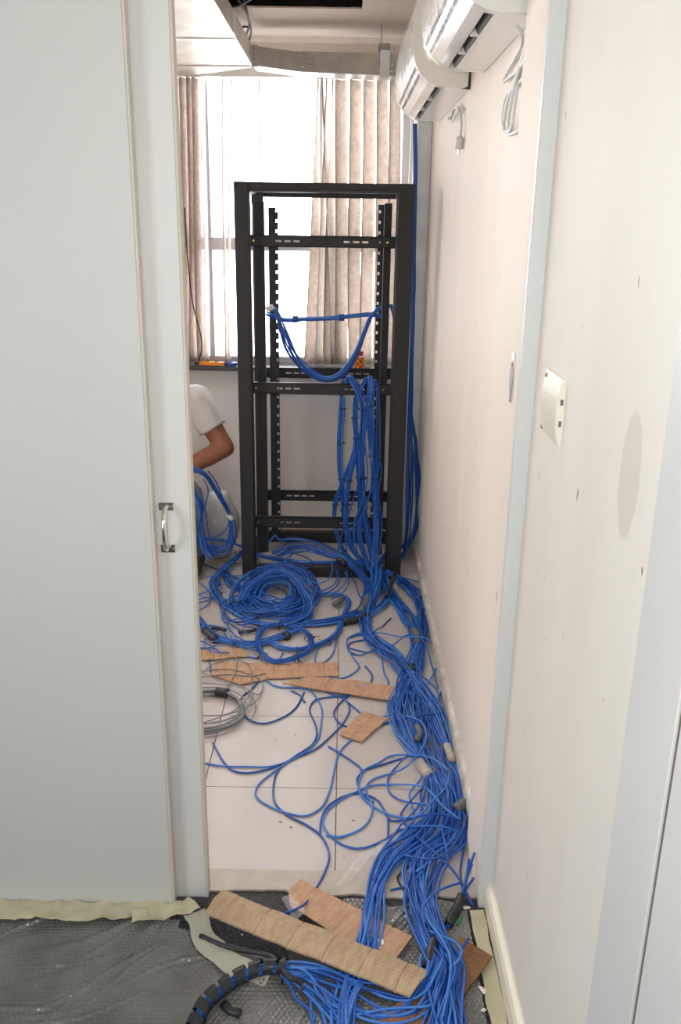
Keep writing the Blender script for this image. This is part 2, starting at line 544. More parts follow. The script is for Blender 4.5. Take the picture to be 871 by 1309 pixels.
# back wall below, left of and above the window
ZS, ZT = 0.874, 2.26
XWL, XWR = -2.10, 0.302  # unseen left end widened to throw more daylight on the right wall
st(MB().box(XL, XW, YB, YB + 0.12, -0.06, ZS - 0.02).build('wall_back', M['backwall']), 'grey-white back wall under the window')
st(MB().box(XL, XW, YB, YB + 0.12, ZT, CEIL + 0.32).build('wall_back_over_window', M['backwall']))
st(MB().box(XL, XWL, YB, YB + 0.12, ZS - 0.02, ZT).build('wall_back_left', M['backwall']))
st(MB().box(XWR, XW, YB, YB + 0.12, ZS - 0.02, ZT).build('wall_back_right', M['backwall']))
st(MB().prism([(YB - 0.012, 0), (YB - 0.012, 0.06), (YB, 0.065), (YB, 0)], 'x', XL, XW - 0.08).build('baseboard_back', M['base_worn']))
st(MB().box(XL - 0.1, XL, 1.72, YB + 0.1, -0.06, CEIL + 0.32).build('wall_left', M['wall_room']), 'left wall of the room behind the partition')
# ceiling of the room with a broken-out opening
HX0, HX1, HY0, HY1 = -0.60, 0.055, 3.2, 3.83
cm = MB()
def slab(x0, x1, y0, y1):
    cm.box(x0, x1, y0, y1, CEIL, CEIL + 0.004)
slab(XL, HX0, 1.72, YB)
slab(HX1, XW, 1.72, YB)
slab(HX0, HX1, 1.72, HY0)
slab(HX0, HX1, HY1, YB)
st(cm.build('ceiling', M['ceiling']), 'rough white ceiling with a broken-out opening')
# ragged lip and the dark void above the opening
pts = [(HX0, HY1 + 0.01)]
for k in range(25):
    x = HX0 + (HX1 - HX0) * k / 24
    pts.append((x, HY1 - 0.012 - 0.012 * noise.noise((x * 22, 1, 0))))
pts.append((HX1, HY1 + 0.01))
st(MB().prism(pts, 'z', CEIL - 0.001, CEIL + 0.005).build('trim_5', M['ceiling']), 'ragged plaster lip of the ceiling opening')
st(MB().box(XL, XW, 1.72, YB, CEIL + 0.28, CEIL + 0.30).build('ceiling_void', mat('void_timber', rgb(48, 38, 32), 0.9, col2=rgb(24, 19, 16), vscale=14)), 'dark space above the ceiling opening')  # near-black colour stands in for shade above the opening
st(MB().box(XL, XW, YB - 0.012, YB - 0.001, CEIL + 0.006, CEIL + 0.279).build('wall_void_back', bpy.data.materials['void_timber']), 'dark back of the space above the ceiling')  # dark sheet added so the opening looks unlit
# rounded plaster cove where ceiling meets the window head
cv = [(YB, ZT + 0.005), (YB - 0.01, CEIL - 0.05), (YB - 0.03, CEIL - 0.02), (YB - 0.07, CEIL), (YB, CEIL)]
st(MB().prism(cv, 'x', XL, XW).build('trim_6', M['ceiling']))

# front partition and sliding door
pn = st(MB().bbox(XL - 0.1, -0.384, 1.665, 1.686, 0.004, 2.60, 0.0015).build('wall_partition', M['partition']), 'plain white partition panel at the left')
st(MB().bbox(-0.3838, -0.3795, 1.664, 1.687, 0.004, 2.60, 0.001).build('trim_7', M['edge_cream'], pn))
pn2 = st(MB().box(XL - 0.1, XW + 0.1, 1.70, 1.74, 2.16, CEIL + 0.3).build('wall_over_door', M['partition']), 'wall over the doorway')
door = empty('door_1', (-0.72, 1.71, 0.0))
door['kind'] = 'structure'
door['label'] = 'white sliding door with a small chrome handle'
MB().bbox(-1.18, -0.3085, 1.692, 1.722, 0.010, 2.14, 0.0015).build('door_leaf', M['door_paint'], door)
MB().bbox(-0.3083, -0.304, 1.691, 1.723, 0.010, 2.14, 0.0012).build('edge_strip', M['edge_cream'], door)
hx, hz = -0.357, 0.953
hd = MB()
for zz in (hz + 0.046, hz - 0.046):
    hd.bbox(hx - 0.015, hx + 0.015, 1.687, 1.692, zz - 0.009, zz + 0.009, 0.001)
hob = hd.build('handle', M['chrome'], door)
hob['label'] = 'small chrome pull handle'

# ------------------------------------------------------------------ tubes
def spline(ctrl, step=0.012, closed=False):
    P = [np.array(p, float) for p in ctrl]
    n = len(P)
    if n == 2:
        k = max(2, int(np.linalg.norm(P[1] - P[0]) / step))
        return np.array([P[0] + (P[1] - P[0]) * t / k for t in range(k + 1)])
    out = []
    rngs = range(n) if closed else range(n - 1)
    for i in rngs:
        if closed:
            p0, p1, p2, p3 = P[(i - 1) % n], P[i], P[(i + 1) % n], P[(i + 2) % n]
        else:
            p1, p2 = P[i], P[i + 1]
            p0 = P[i - 1] if i > 0 else 2 * p1 - p2
            p3 = P[i + 2] if i + 2 < n else 2 * p2 - p1
        L = np.linalg.norm(p2 - p1)
        a = max(np.linalg.norm(p1 - p0), 1e-6) ** 0.5
        b = max(L, 1e-6) ** 0.5
        c = max(np.linalg.norm(p3 - p2), 1e-6) ** 0.5
        m1 = (p1 - p0) / a - (p2 - p0) / (a + b) + (p2 - p1) / b
        m2 = (p2 - p1) / b - (p3 - p1) / (b + c) + (p3 - p2) / c
        m1, m2 = m1 * b, m2 * b
        k = max(2, int(L / step))
        for t in range(k):
            s = t / k
            h00, h10, h01, h11 = 2*s**3-3*s**2+1, s**3-2*s**2+s, -2*s**3+3*s**2, s**3-s**2
            out.append(h00 * p1 + h10 * m1 + h01 * p2 + h11 * m2)
    if not closed:
        out.append(P[-1])
    return np.array(out)

def tube_mesh(name, pts, r, sides=6, closed=False, caps=True):
    pts = np.asarray(pts, float)
    n = len(pts)
    T = np.roll(pts, -1, 0) - np.roll(pts, 1, 0)
    if not closed:
        T[0] = pts[1] - pts[0]
        T[-1] = pts[-1] - pts[-2]
    T /= np.maximum(np.linalg.norm(T, axis=1, keepdims=True), 1e-9)
    ref = np.array([0.31, 0.17, 0.93])
    U = np.cross(T, ref)
    bad = np.linalg.norm(U, axis=1) < 0.25
    U[bad] = np.cross(T[bad], np.array([0.9, 0.4, 0.1]))
    U /= np.linalg.norm(U, axis=1, keepdims=True)
    V = np.cross(T, U)
    rr = np.full(n, r) if np.isscalar(r) else np.asarray(r)
    ang = np.arange(sides) * 2 * PI / sides
    ring = (U[:, None, :] * np.cos(ang)[None, :, None] + V[:, None, :] * np.sin(ang)[None, :, None]) * rr[:, None, None]
    vs = (pts[:, None, :] + ring).reshape(-1, 3)
    # frames may flip where the reference changes: match each ring to the last
    segs = n if closed else n - 1
    ii = np.arange(segs)
    jj = (ii + 1) % n
    kk = np.where((U[ii] * U[jj]).sum(1) < 0.7, np.argmax(np.einsum('isd,id->is', ring[jj], ring[ii, 0]), axis=1), 0)
    ss = np.arange(sides)
    a_ = ii[:, None] * sides + ss
    b_ = ii[:, None] * sides + (ss + 1) % sides
    c_ = jj[:, None] * sides + (ss + 1 + kk[:, None]) % sides
    d_ = jj[:, None] * sides + (ss + kk[:, None]) % sides
    q = np.stack([a_, b_, c_, d_], -1).reshape(-1, 4)
    loops = q.ravel()
    starts = np.arange(0, len(loops), 4)
    if caps and not closed:
        loops = np.concatenate([loops, np.arange(sides - 1, -1, -1), np.arange((n - 1) * sides, n * sides)])
        starts = np.concatenate([starts, [len(q) * 4, len(q) * 4 + sides]])
    me = bpy.data.meshes.new(name)
    me.vertices.add(len(vs))
    me.vertices.foreach_set('co', vs.astype(np.float32).ravel())
    me.loops.add(len(loops))
    me.loops.foreach_set('vertex_index', loops.astype(np.int32))
    me.polygons.add(len(starts))
    me.polygons.foreach_set('loop_start', starts.astype(np.int32))
    me.update(calc_edges=True)
    me.polygons.foreach_set('use_smooth', np.ones(len(starts), dtype=bool))
    return me

def tube(name, ctrl, r, material, parent=None, step=0.012, sides=6, closed=False):
    pts = spline(ctrl, step, closed)
    me = tube_mesh(name, pts, r, sides, closed)
    return link_mesh(name, me, material, parent)

R_C = 0.0031        # blue cable radius
BLUES = ['blue', 'blue', 'blue2', 'blue3']
def blue_mat():
    return M[random.choice(BLUES)]

def cable(ctrl, label, group=None, r=R_C, material=None, step=0.012, name='network_cable', zmin=None):
    pts = spline(ctrl, step)
    if zmin is not None:
        pts[:, 2] = np.maximum(pts[:, 2], zmin)
    me = tube_mesh(name, pts, r)
    o = link_mesh(name, me, material or blue_mat())
    return tag(o, label, 'cable', group)

def smooth_noise(n, k, amp):
    """slow random wander with about k knots over n samples"""
    kn = rng.normal(0, amp, max(k, 2) + 3)
    x = np.linspace(1, len(kn) - 2.001, n)
    i = x.astype(int)
    t = x - i
    t = t * t * (3 - 2 * t)
    return kn[i] * (1 - t) + kn[i + 1] * t

def bundle(ctrl, spread, n, label, group, flat=0.5, floor=True, wander=0.35, step=0.014, r=R_C, mats=None, cutends=0.0, name='network_cable'):
    """n cables laid side by side along one path; spread is a half-width per control point"""
    ctrl = [np.array(p, float) for p in ctrl]
    if np.isscalar(spread):
        spread = [spread] * len(ctrl)
    c4 = [np.append(p, s) for p, s in zip(ctrl, spread)]
    base = spline(c4, step)
    B, S = base[:, :3], np.maximum(base[:, 3], 0.002)
    N = len(B)
    T = np.gradient(B, axis=0)
    T /= np.maximum(np.linalg.norm(T, axis=1, keepdims=True), 1e-9)
    up = np.array([0, 0, 1.0]) if floor else np.array([0.0, 1.0, 0.12])
    H = np.cross(T, up)
    H /= np.maximum(np.linalg.norm(H, axis=1, keepdims=True), 1e-6)
    W = np.cross(H, T)
    k = max(3, int(N * step / 0.16))
    outs = []
    for i in range(n):
        a = (i + 0.5) * 2.399963
        q = math.sqrt((i + 0.5) / n)
        u = q * math.cos(a) + smooth_noise(N, k, wander)
        v = q * math.sin(a) + smooth_noise(N, k, wander)
        off = H * (u * S)[:, None] + W * (v * S * flat)[:, None]
        p = B + off
        if floor:
            lift = (v + 1.0) * 0.5 * S * flat
            p = B + H * (u * S)[:, None]
            p[:, 2] = B[:, 2] + np.maximum(lift, 0) + r
            p[:, 2] = np.maximum(p[:, 2], r + 0.0005)
        if cutends:
            c = int(rng.uniform(0, cutends) / step)
            p = p[:max(6, N - c)]
        me = tube_mesh(name, p, r)
        o = link_mesh(name, me, M[mats[i % len(mats)]] if mats else blue_mat())
        tag(o, label, 'cable', group)
        outs.append(o)
    return outs

def wrap(ctrl, rad, material, label, name, cat, step=0.01, group=None, sides=10):
    """a sleeve of tape around a bundle"""
    pts = spline(ctrl, step)
    n = len(pts)
    rr = np.array([rad * (1 + 0.12 * noise.noise((float(i) * 0.7, rad * 90, 0))) for i in range(n)])
    me = tube_mesh(name, pts, rr, sides)
    return tag(link_mesh(name, me, material), label, cat, group)

def tie(p, d, rad, flat=1.0, label='black nylon cable tie', group='black cable ties', floor=False, tail=0.02):
    """zip tie: a thin band round a bundle, its head and its tail"""
    d = Vector(d).normalized()
    q = d.to_track_quat('Z', 'Y')
    mb = MB()
    n = 14
    vs, fs = [], []
    for i in range(n):
        a = 2 * PI * i / n
        for rr, h in ((rad, -0.0018), (rad + 0.0012, -0.0018), (rad + 0.0012, 0.0018), (rad, 0.0018)):
            vs.append(Vector(p) + q @ Vector((rr * math.cos(a), rr * math.sin(a) * flat, h)))
    for i in range(n):
        j = (i + 1) % n
        for s in range(4):
            fs.append((i * 4 + s, i * 4 + (s + 1) % 4, j * 4 + (s + 1) % 4, j * 4 + s))
    mb.add(vs, fs)
    hp = Vector(p) + q @ Vector((rad + 0.002, 0, 0))
    mt = Matrix.Translation(hp) @ q.to_matrix().to_4x4()
    mb.box(-0.002, 0.0035, -0.003, 0.003, -0.003, 0.003, mt)
    mb.box(0.003, 0.003 + tail, -0.0004, 0.0008, -0.0013, 0.0013, mt)
    o = mb.build('cable_tie', M['black'])
    return tag(o, label, 'cable tie', group)

# chrome bow of the door handle
hb = tube('handle_bow', [(hx, 1.688, hz + 0.044), (hx, 1.672, hz + 0.040), (hx, 1.660, hz + 0.022), (hx, 1.657, hz), (hx, 1.660, hz - 0.022), (hx, 1.672, hz - 0.040), (hx, 1.688, hz - 0.044)], 0.0055, M['chrome'], hob, step=0.004, sides=10)
sm = MB()
for zz in (hz + 0.046, hz - 0.046):
    for sx in (-0.0105, 0.0105):
        sm.cyl((hx + sx, 1.687, zz), (hx + sx, 1.6855, zz), 0.003, 0.002, 8)
sm.build('screw', M['bolt'], hob)

# ------------------------------------------------------------------ window
win = empty('window_1', ((XWL + XWR) / 2, YB + 0.05, ZS))
win['kind'] = 'structure'
win['label'] = 'bright aluminium window across the back wall'
fr = MB()
yf0, yf1 = YB + 0.035, YB + 0.085
fr.box(XWL, XWR, yf0, yf1, ZS, ZS + 0.035)
fr.box(XWL, XWR, yf0, yf1, ZT - 0.035, ZT)
fr.box(XWL, XWL + 0.035, yf0, yf1, ZS, ZT)
fr.box(XWR - 0.035, XWR, yf0, yf1, ZS, ZT)
fr.build('window_frame', M['alu'], win)
mull = [-1.75, -1.21,  -0.665, -0.125]
for x in mull:
    MB().bbox(x - 0.014, x + 0.014, yf0 + 0.005, yf1 - 0.005, ZS + 0.03, ZT - 0.03, 0.002).build('mullion', M['alu'], win)
MB().bbox(XWL + 0.03, XWR - 0.03, yf0 + 0.002, yf1 - 0.008, 1.425, 1.487, 0.003).build('transom', M['alu'], win)
glass = bpy.data.materials.new('window_glass')
glass.use_nodes = True
nt = glass.node_tree
nt.nodes.clear()
_o = nt.nodes.new('ShaderNodeOutputMaterial')
_m = nt.nodes.new('ShaderNodeMixShader')
_t = nt.nodes.new('ShaderNodeBsdfTransparent')
_g = nt.nodes.new('ShaderNodeBsdfGlossy')
_g.inputs['Roughness'].default_value = 0.02
_m.inputs[0].default_value = 0.06
nt.links.new(_t.outputs[0], _m.inputs[1])
nt.links.new(_g.outputs[0], _m.inputs[2])
nt.links.new(_m.outputs[0], _o.inputs[0])
edges = [XWL + 0.035] + mull + [XWR - 0.035]
for a, b in zip(edges[:-1], edges[1:]):
    for z0, z1 in ((ZS + 0.035, 1.425), (1.487, ZT - 0.035)):
        MB().box(a + 0.012, b - 0.012, YB + 0.057, YB + 0.061, z0, z1).build('pane', glass, win)
st(MB().bbox(XL, XW - 0.09, YB - 0.100, YB + 0.045, ZS - 0.020, ZS, 0.003).build('trim_8', M['granite']), 'dark speckled granite window sill')

# ------------------------------------------------------------------ vertical blind: headrail and fabric slats
blind = empty('vertical_blind', (-0.3, YB - 0.028, 2.19), 'beige fabric vertical blind hanging in front of the window', 'blind')
MB().bbox(-2.08, 0.295, YB - 0.052, YB - 0.004, 2.185, 2.215, 0.003).build('headrail', M['white_paint'], blind)
def slat(xt, xb, ang_t, ang_b, y=YB - 0.028, wd=0.078, zt=2.183, zb=0.885, sway=0.0, m='slat'):
    nz, nw = 24, 6
    vs, fs = [], []
    ph = random.uniform(0, 6)
    for side in (0, 1):
        for i in range(nz + 1):
            t = i / nz
            z = zt + (zb - zt) * t
            cx = xt + (xb - xt) * t + sway * math.sin(t * PI * 1.4 + ph) * t
            a = math.radians(ang_t + (ang_b - ang_t) * t)
            for j in range(nw + 1):
                s = (j / nw - 0.5)
                bow = 0.008 * (1 - 4 * s * s)
                px, py = s * wd, bow + (0.0006 if side else -0.0006)
                vs.append((cx + px * math.cos(a) - py * math.sin(a), y + px * math.sin(a) + py * math.cos(a), z))
    q = (nz + 1) * (nw + 1)
    for i in range(nz):
        for j in range(nw):
            a = i * (nw + 1) + j
            fs.append((a, a + 1, a + nw + 2, a + nw + 1))
            fs.append((q + a, q + a + nw + 1, q + a + nw + 2, q + a + 1))
    for i in range(nz):
        for j in (0, nw):
            a = i * (nw + 1) + j
            fs.append((a, a + nw + 1, q + a + nw + 1, q + a))
    for j in range(nw):
        for i in (0, nz):
            a = i * (nw + 1) + j
            fs.append((a, a + 1, q + a + 1, q + a))
    mb = MB()
    mb.add(vs, fs)
    mb.build('slat', M[m], blind, smooth=True)
def X_(px, y=300):
    return PY(px, y, YB - 0.028).x
#        top px, bottom px, angle top, angle bottom
for (a, b, t0, t1, wd) in [(436, 437, 36, 6, .066), (455, 453, 36, 10, .066), (472, 469, 38, 12, .066), (489, 487, 36, 6, .066), (506, 502, 34, 10, .066),
                           (408, 398, 88, 24, .078), (419, 408, 89, 50, .078), (427, 421, 88, 14, .078), (413, 430, 90, 40, .07)]:
    slat(X_(a, 105), X_(b, 460), t0, t1, wd=wd, sway=0.006, y=YB - 0.028 + random.uniform(-0.006, 0.006))
for (a, b, t0, t1, m) in [(298, 292, 88, 89, 'slat_thin'), (333, 335, 89, 88, 'slat_thin'), (286, 288, 88, 89, 'slat_thin'),
                          (259, 264, 84, 80, 'slat_thin'), (250, 258, 72, 62, 'slat_thin'), (244, 250, 66, 58, 'slat_thin'), (236, 243, 60, 55, 'slat_thin'), (226, 236, 60, 50, 'slat_thin'), (208, 222, 50, 40, 'slat'), (190, 200, 40, 30, 'slat')]:
    slat(X_(a, 105), X_(b, 460), t0, t1, sway=0.008, m=m, y=YB - 0.028 + random.uniform(-0.008, 0.008))
tube('pull_cord', [PY(236, 265, YB - 0.06), PY(240, 330, YB - 0.06), PY(247, 390, YB - 0.06), PY(257, 430, YB - 0.06), PY(258, 447, YB - 0.06), PY(253, 464, YB - 0.055)], 0.003, M['black'], blind)

# ------------------------------------------------------------------ open rack
rk = empty('server_rack', (-0.085, 3.95, 0.0), 'tall black open-frame server rack standing before the window', 'server rack')
RX0, RX1 = -0.450, 0.281
FY0, FY1 = 3.722, 3.768
RH = 1.712
PW = 0.058          # post width
rm = M['rack']
MB().bbox(RX0, RX0 + PW, FY0, FY1, 0.0, RH, 0.002).build('front_post', rm, rk)
MB().bbox(RX1 - PW - 0.008, RX1, FY0, FY1, 0.0, RH, 0.002).build('front_post', rm, rk)
MB().bbox(RX0 + PW, RX1 - PW, FY0 + 0.001, FY1, RH - 0.028, RH - 0.001, 0.002).build('top_bar', rm, rk)
MB().bbox(RX0 + PW, RX1 - PW, FY0 + 0.001, FY1, 0.0, 0.050, 0.002).build('bottom_bar', rm, rk)
# inner lip of the front frame
lp = MB()
lp.box(RX0 + PW, RX0 + PW + 0.004, FY0 + 0.016, FY1 + 0.004, 0.05, RH - 0.028)
lp.box(RX1 - PW - 0.013, RX1 - PW - 0.008, FY0 + 0.016, FY1 + 0.004, 0.05, RH - 0.028)
lp.box(RX0 + PW + 0.004, RX1 - PW - 0.013, FY0 + 0.016, FY1 + 0.004, RH - 0.038, RH - 0.028)
lp.build('frame_lip', M['rack_dark'], rk)
BY0, BY1 = 4.185, 4.225
MB().bbox(-0.425, -0.376, BY0, BY1, 0.0, RH - 0.01, 0.002).build('rear_post', rm, rk)
MB().bbox(0.236, 0.272, BY0, BY1, 0.0, RH - 0.01, 0.002).build('rear_post', rm, rk)
MB().bbox(-0.376, 0.236, BY0, BY1, RH - 0.045, RH - 0.01, 0.002).build('rear_top_bar', rm, rk)
MB().bbox(-0.376, 0.236, BY0, BY1, 0.0, 0.056, 0.002).build('rear_bottom_bar', rm, rk)
for (xa, xb) in ((-0.44, -0.40), (0.238, 0.272)):
    MB().bbox(xa, xb, FY1, BY0, RH - 0.036, RH - 0.012, 0.002).build('side_bar', rm, rk)
    MB().bbox(xa, xb, FY1, BY0, 0.002, 0.036, 0.002).build('side_bar', rm, rk)
# corner plate seen at the rear top left
MB().bbox(-0.424, -0.370, BY0 - 0.03, BY0, RH - 0.075, RH - 0.02, 0.002).build('corner_plate', M['rack_dark'], rk)

def slotted_bar(x0, x1, y, z0, z1, slots, nm):
    """cross bar: folded channel with real slots punched through"""
    mb = MB()
    zc0, zc1 = (z0 + z1) / 2 - 0.004, (z0 + z1) / 2 + 0.004
    mb.box(x0, x1, y, y + 0.003, z0, zc0)
    mb.box(x0, x1, y, y + 0.003, zc1, z1)
    xs = x0
    for (a, b) in sorted(slots):
        mb.box(xs, a, y, y + 0.003, zc0, zc1)
        xs = b
    mb.box(xs, x1, y, y + 0.003, zc0, zc1)
    mb.box(x0, x1, y, y + 0.022, z1 - 0.003, z1)
    mb.box(x0, x1, y, y + 0.022, z0, z0 + 0.003)
    return mb.build(nm, rm, rk)
def sl(cx, n, w_=0.026, g=0.038):
    return [(cx + i * g - w_ / 2, cx + i * g + w_ / 2) for i in range(n)]
brass = MB()
for (z0, z1) in ((1.461, 1.508), (0.844, 0.893), (0.224, 0.274)):
    slots = sl(-0.275, 3) + sl(0.01, 3) + [(-0.36, -0.35), (0.145, 0.152)]
    slotted_bar(-0.400, 0.224, 3.776, z0, z1, slots, 'front_cross_bar')
    zc = (z0 + z1) / 2
    for x in (-0.378, 0.178):
        brass.cyl((x, 3.776, zc), (x, 3.772, zc), 0.005, 0.004, 10)
    if z0 < 1.4:
        slotted_bar(-0.385, 0.238, 4.178, z0 + 0.004, z1 + 0.004, sl(-0.26, 4) + sl(0.0, 4), 'rear_cross_bar')
brass.build('screw', M['brass'], rk)
def rail(x0, x1, y, z0, z1, holeside, depth, pitch=0.0445, nm='mounting_rail'):
    """vertical rail: L section with a row of square holes near one edge"""
    mb = MB()
    s = 0.009
    if holeside > 0:
        a, b = x1 - 0.003 - s, x1 - 0.003
    else:
        a, b = x0 + 0.003, x0 + 0.003 + s
    y1 = y + 0.0025
    mb.box(x0, a, y, y1, z0, z1)
    mb.box(b, x1, y, y1, z0, z1)
    z = z0
    zz = z0 + 0.03
    while zz + 0.013 < z1:
        mb.box(a, b, y, y1, z, zz)
        z = zz + 0.013
        zz += pitch
    mb.box(a, b, y, y1, z, z1)
    xo = x0 if holeside > 0 else x1 - 0.0025
    mb.box(xo, xo + 0.0025, y, y + depth, z0, z1)
    return mb.build(nm, rm, rk)
MB().bbox(-0.386, -0.340, 3.85, 3.88, 0.072, 1.640, 0.002).build('mounting_rail', rm, rk)
MB().bbox(0.166, 0.198, 3.85, 3.88, 0.068, 1.640, 0.002).build('mounting_rail', rm, rk)
rail(-0.345, -0.300, 4.12, 0.060, 1.622, 1, 0.03)
rail(0.150, 0.196, 4.12, 0.060, 1.640, -1, 0.03)
# runners tying the rails to the cross bars
for zc in (1.485, 0.868, 0.249):
    for (xa, xb) in ((-0.3845, -0.372), (0.186, 0.197)):
        MB().box(xa, xb, 3.798, 4.178 if zc < 1.4 else 4.12, zc - 0.012, zc + 0.012).build('depth_runner', M['rack_dark'], rk)

# ------------------------------------------------------------------ galvanised vertical duct in the corner
dk = empty('cable_duct', (0.335, 4.24, 0.0), 'vertical galvanised steel cable duct in the back right corner', 'cable duct')
MB().bbox(0.310, 0.3742, 4.10, 4.32, 0.055, CEIL - 0.002, 0.002).build('duct_body', M['galv'], dk)
db = MB()
for zc in (0.9, 1.50, 1.9, 1.96):
    db.cyl((0.326, 4.10, zc), (0.326, 4.096, zc), 0.0045, 0.0035, 8)
    db.cyl((0.310, 4.14, zc), (0.306, 4.14, zc), 0.0045, 0.0035, 8)
db.build('rivet', M['bolt'], dk)

# ------------------------------------------------------------------ overhead cable tray
tr = empty('cable_tray', (-0.7, 4.1, 2.19), 'galvanised steel cable tray hung below the ceiling along the left', 'cable tray')
MB().bbox(-1.02, -0.410, 2.55, 4.10, 2.192, 2.196, 0.001).build('tray_bottom', M['galv2'], tr)
MB().bbox(-1.024, -1.020, 2.55, 4.10, 2.192, 2.268, 0.001).build('tray_side', M['galv2'], tr)
MB().bbox(-0.410, -0.405, 2.55, 4.10, 2.190, 2.268, 0.001).build('tray_side', M['galv2'], tr)
MB().bbox(-1.02, -0.409, 3.545, 3.59, 2.1885, 2.1925, 0.001).build('joint_strip', M['galv2'], tr)
MB().bbox(-0.4055, -0.4035, 3.45, 3.52, 2.194, 2.264, 0.0005).build('splice_plate', M['galv'], tr)
# corner gusset that widens towards the wall
gp = [(-0.405, 4.115), (-0.68, 4.34), (-1.02, 4.34), (-1.02, 4.115)]
MB().prism(gp, 'z', 2.186, 2.190).build('corner_gusset', M['galv2'], tr)

ct = empty('cross_tray', (-0.1, 4.12, 2.17), 'galvanised tray running across the room above the rack', 'cable tray')
def tray_seg(x0, z0, x1, z1, y0, y1, h, nm='tray_side'):
    vs = [(x0, y0, z0), (x1, y0, z1), (x1, y0, z1 + h), (x0, y0, z0 + h), (x0, y1, z0), (x1, y1, z1), (x1, y1, z1 + h), (x0, y1, z0 + h)]
    MB().add(vs, [(0, 1, 2, 3), (7, 6, 5, 4), (0, 4, 5, 1), (3, 2, 6, 7), (0, 3, 7, 4), (1, 5, 6, 2)]).build(nm, M['galv_tray'], ct)
tray_seg(-0.400, 2.192, -0.196, 2.170, 4.112, 4.115, 0.076)
tray_seg(-0.196, 2.170, 0.374, 2.156, 4.112, 4.115, 0.080)
tray_seg(-0.400, 2.192, -0.196, 2.170, 4.115, 4.25, 0.003, 'tray_bottom')
tray_seg(-0.196, 2.170, 0.306, 2.1575, 4.115, 4.25, 0.003, 'tray_bottom')
tray_seg(-0.400, 2.192, -0.196, 2.170, 4.25, 4.253, 0.076)
tray_seg(-0.196, 2.170, 0.306, 2.1575, 4.25, 4.253, 0.080)
MB().bbox(-0.215, -0.142, 4.1095, 4.112, 2.172, 2.246, 0.0005).build('splice_plate', M['galv_tray'], ct)
bl = MB()
for x in (-0.190, -0.158):
    for zc in (2.188, 2.210, 2.234):
        bl.cyl((x, 4.1095, zc), (x, 4.104, zc), 0.006, 0.005, 8)
bl.build('bolt', M['bolt'], ct)
MB().bbox(-0.407, -0.380, 4.1065, 4.1115, 2.186, 2.270, 0.0005).build('splice_plate', M['galv_tray'], ct)
bl = MB()
for zc in (2.200, 2.216, 2.234, 2.256):
    bl.cyl((-0.398, 4.1065, zc), (-0.398, 4.101, zc), 0.006, 0.005, 8)
bl.build('bolt', M['bolt'], ct)
# hanger clamp
MB().bbox(0.140, 0.182, 4.104, 4.1115, 2.150, 2.262, 0.001).build('hanger_strap', M['galv'], ct)
MB().prism([(4.06, 2.27), (4.12, 2.252), (4.12, 2.258), (4.06, 2.276)], 'x', 0.132, 0.180).build('hanger_cap', M['galv_tray'], ct)
MB().cyl((0.142, 4.075, 2.265), (0.142, 4.075, CEIL), 0.003).build('hanger_rod', M['bolt'], ct)
bl = MB()
for x in (0.133, 0.190):
    for zc in (2.176, 2.200, 2.222):
        bl.cyl((x, 4.112, zc), (x, 4.106, zc), 0.0055, 0.0045, 8)
bl.build('bolt', M['bolt'], ct)
# black wires dropping from the ceiling opening
bw = [([(-0.47, 3.55, 2.40), PY(312, 10, 3.75), PY(319, 28, 3.85), PY(316, 42, 3.95), PY(312, 47, 4.05)], 'black wire looping from the ceiling opening into the tray'),
      ([(-0.40, 3.62, 2.42), PY(316, 16, 3.80), PY(321, 38, 3.9), PY(318, 55, 4.06)], 'black wire dropping from the ceiling opening to the tray corner'),
      ([PY(306, 38, 3.80), PY(313, 34, 3.86), PY(320, 36, 3.92)], 'short curved black wire above the tray edge'),
      ([PY(280, -6, 3.5), PY(298, 8, 3.6), PY(330, -6, 3.5)], 'straight black wire crossing the ceiling opening')]
for pts_, lb in bw:
    tag(tube('black_wire', pts_, 0.0045, M['black']), lb, 'wire')

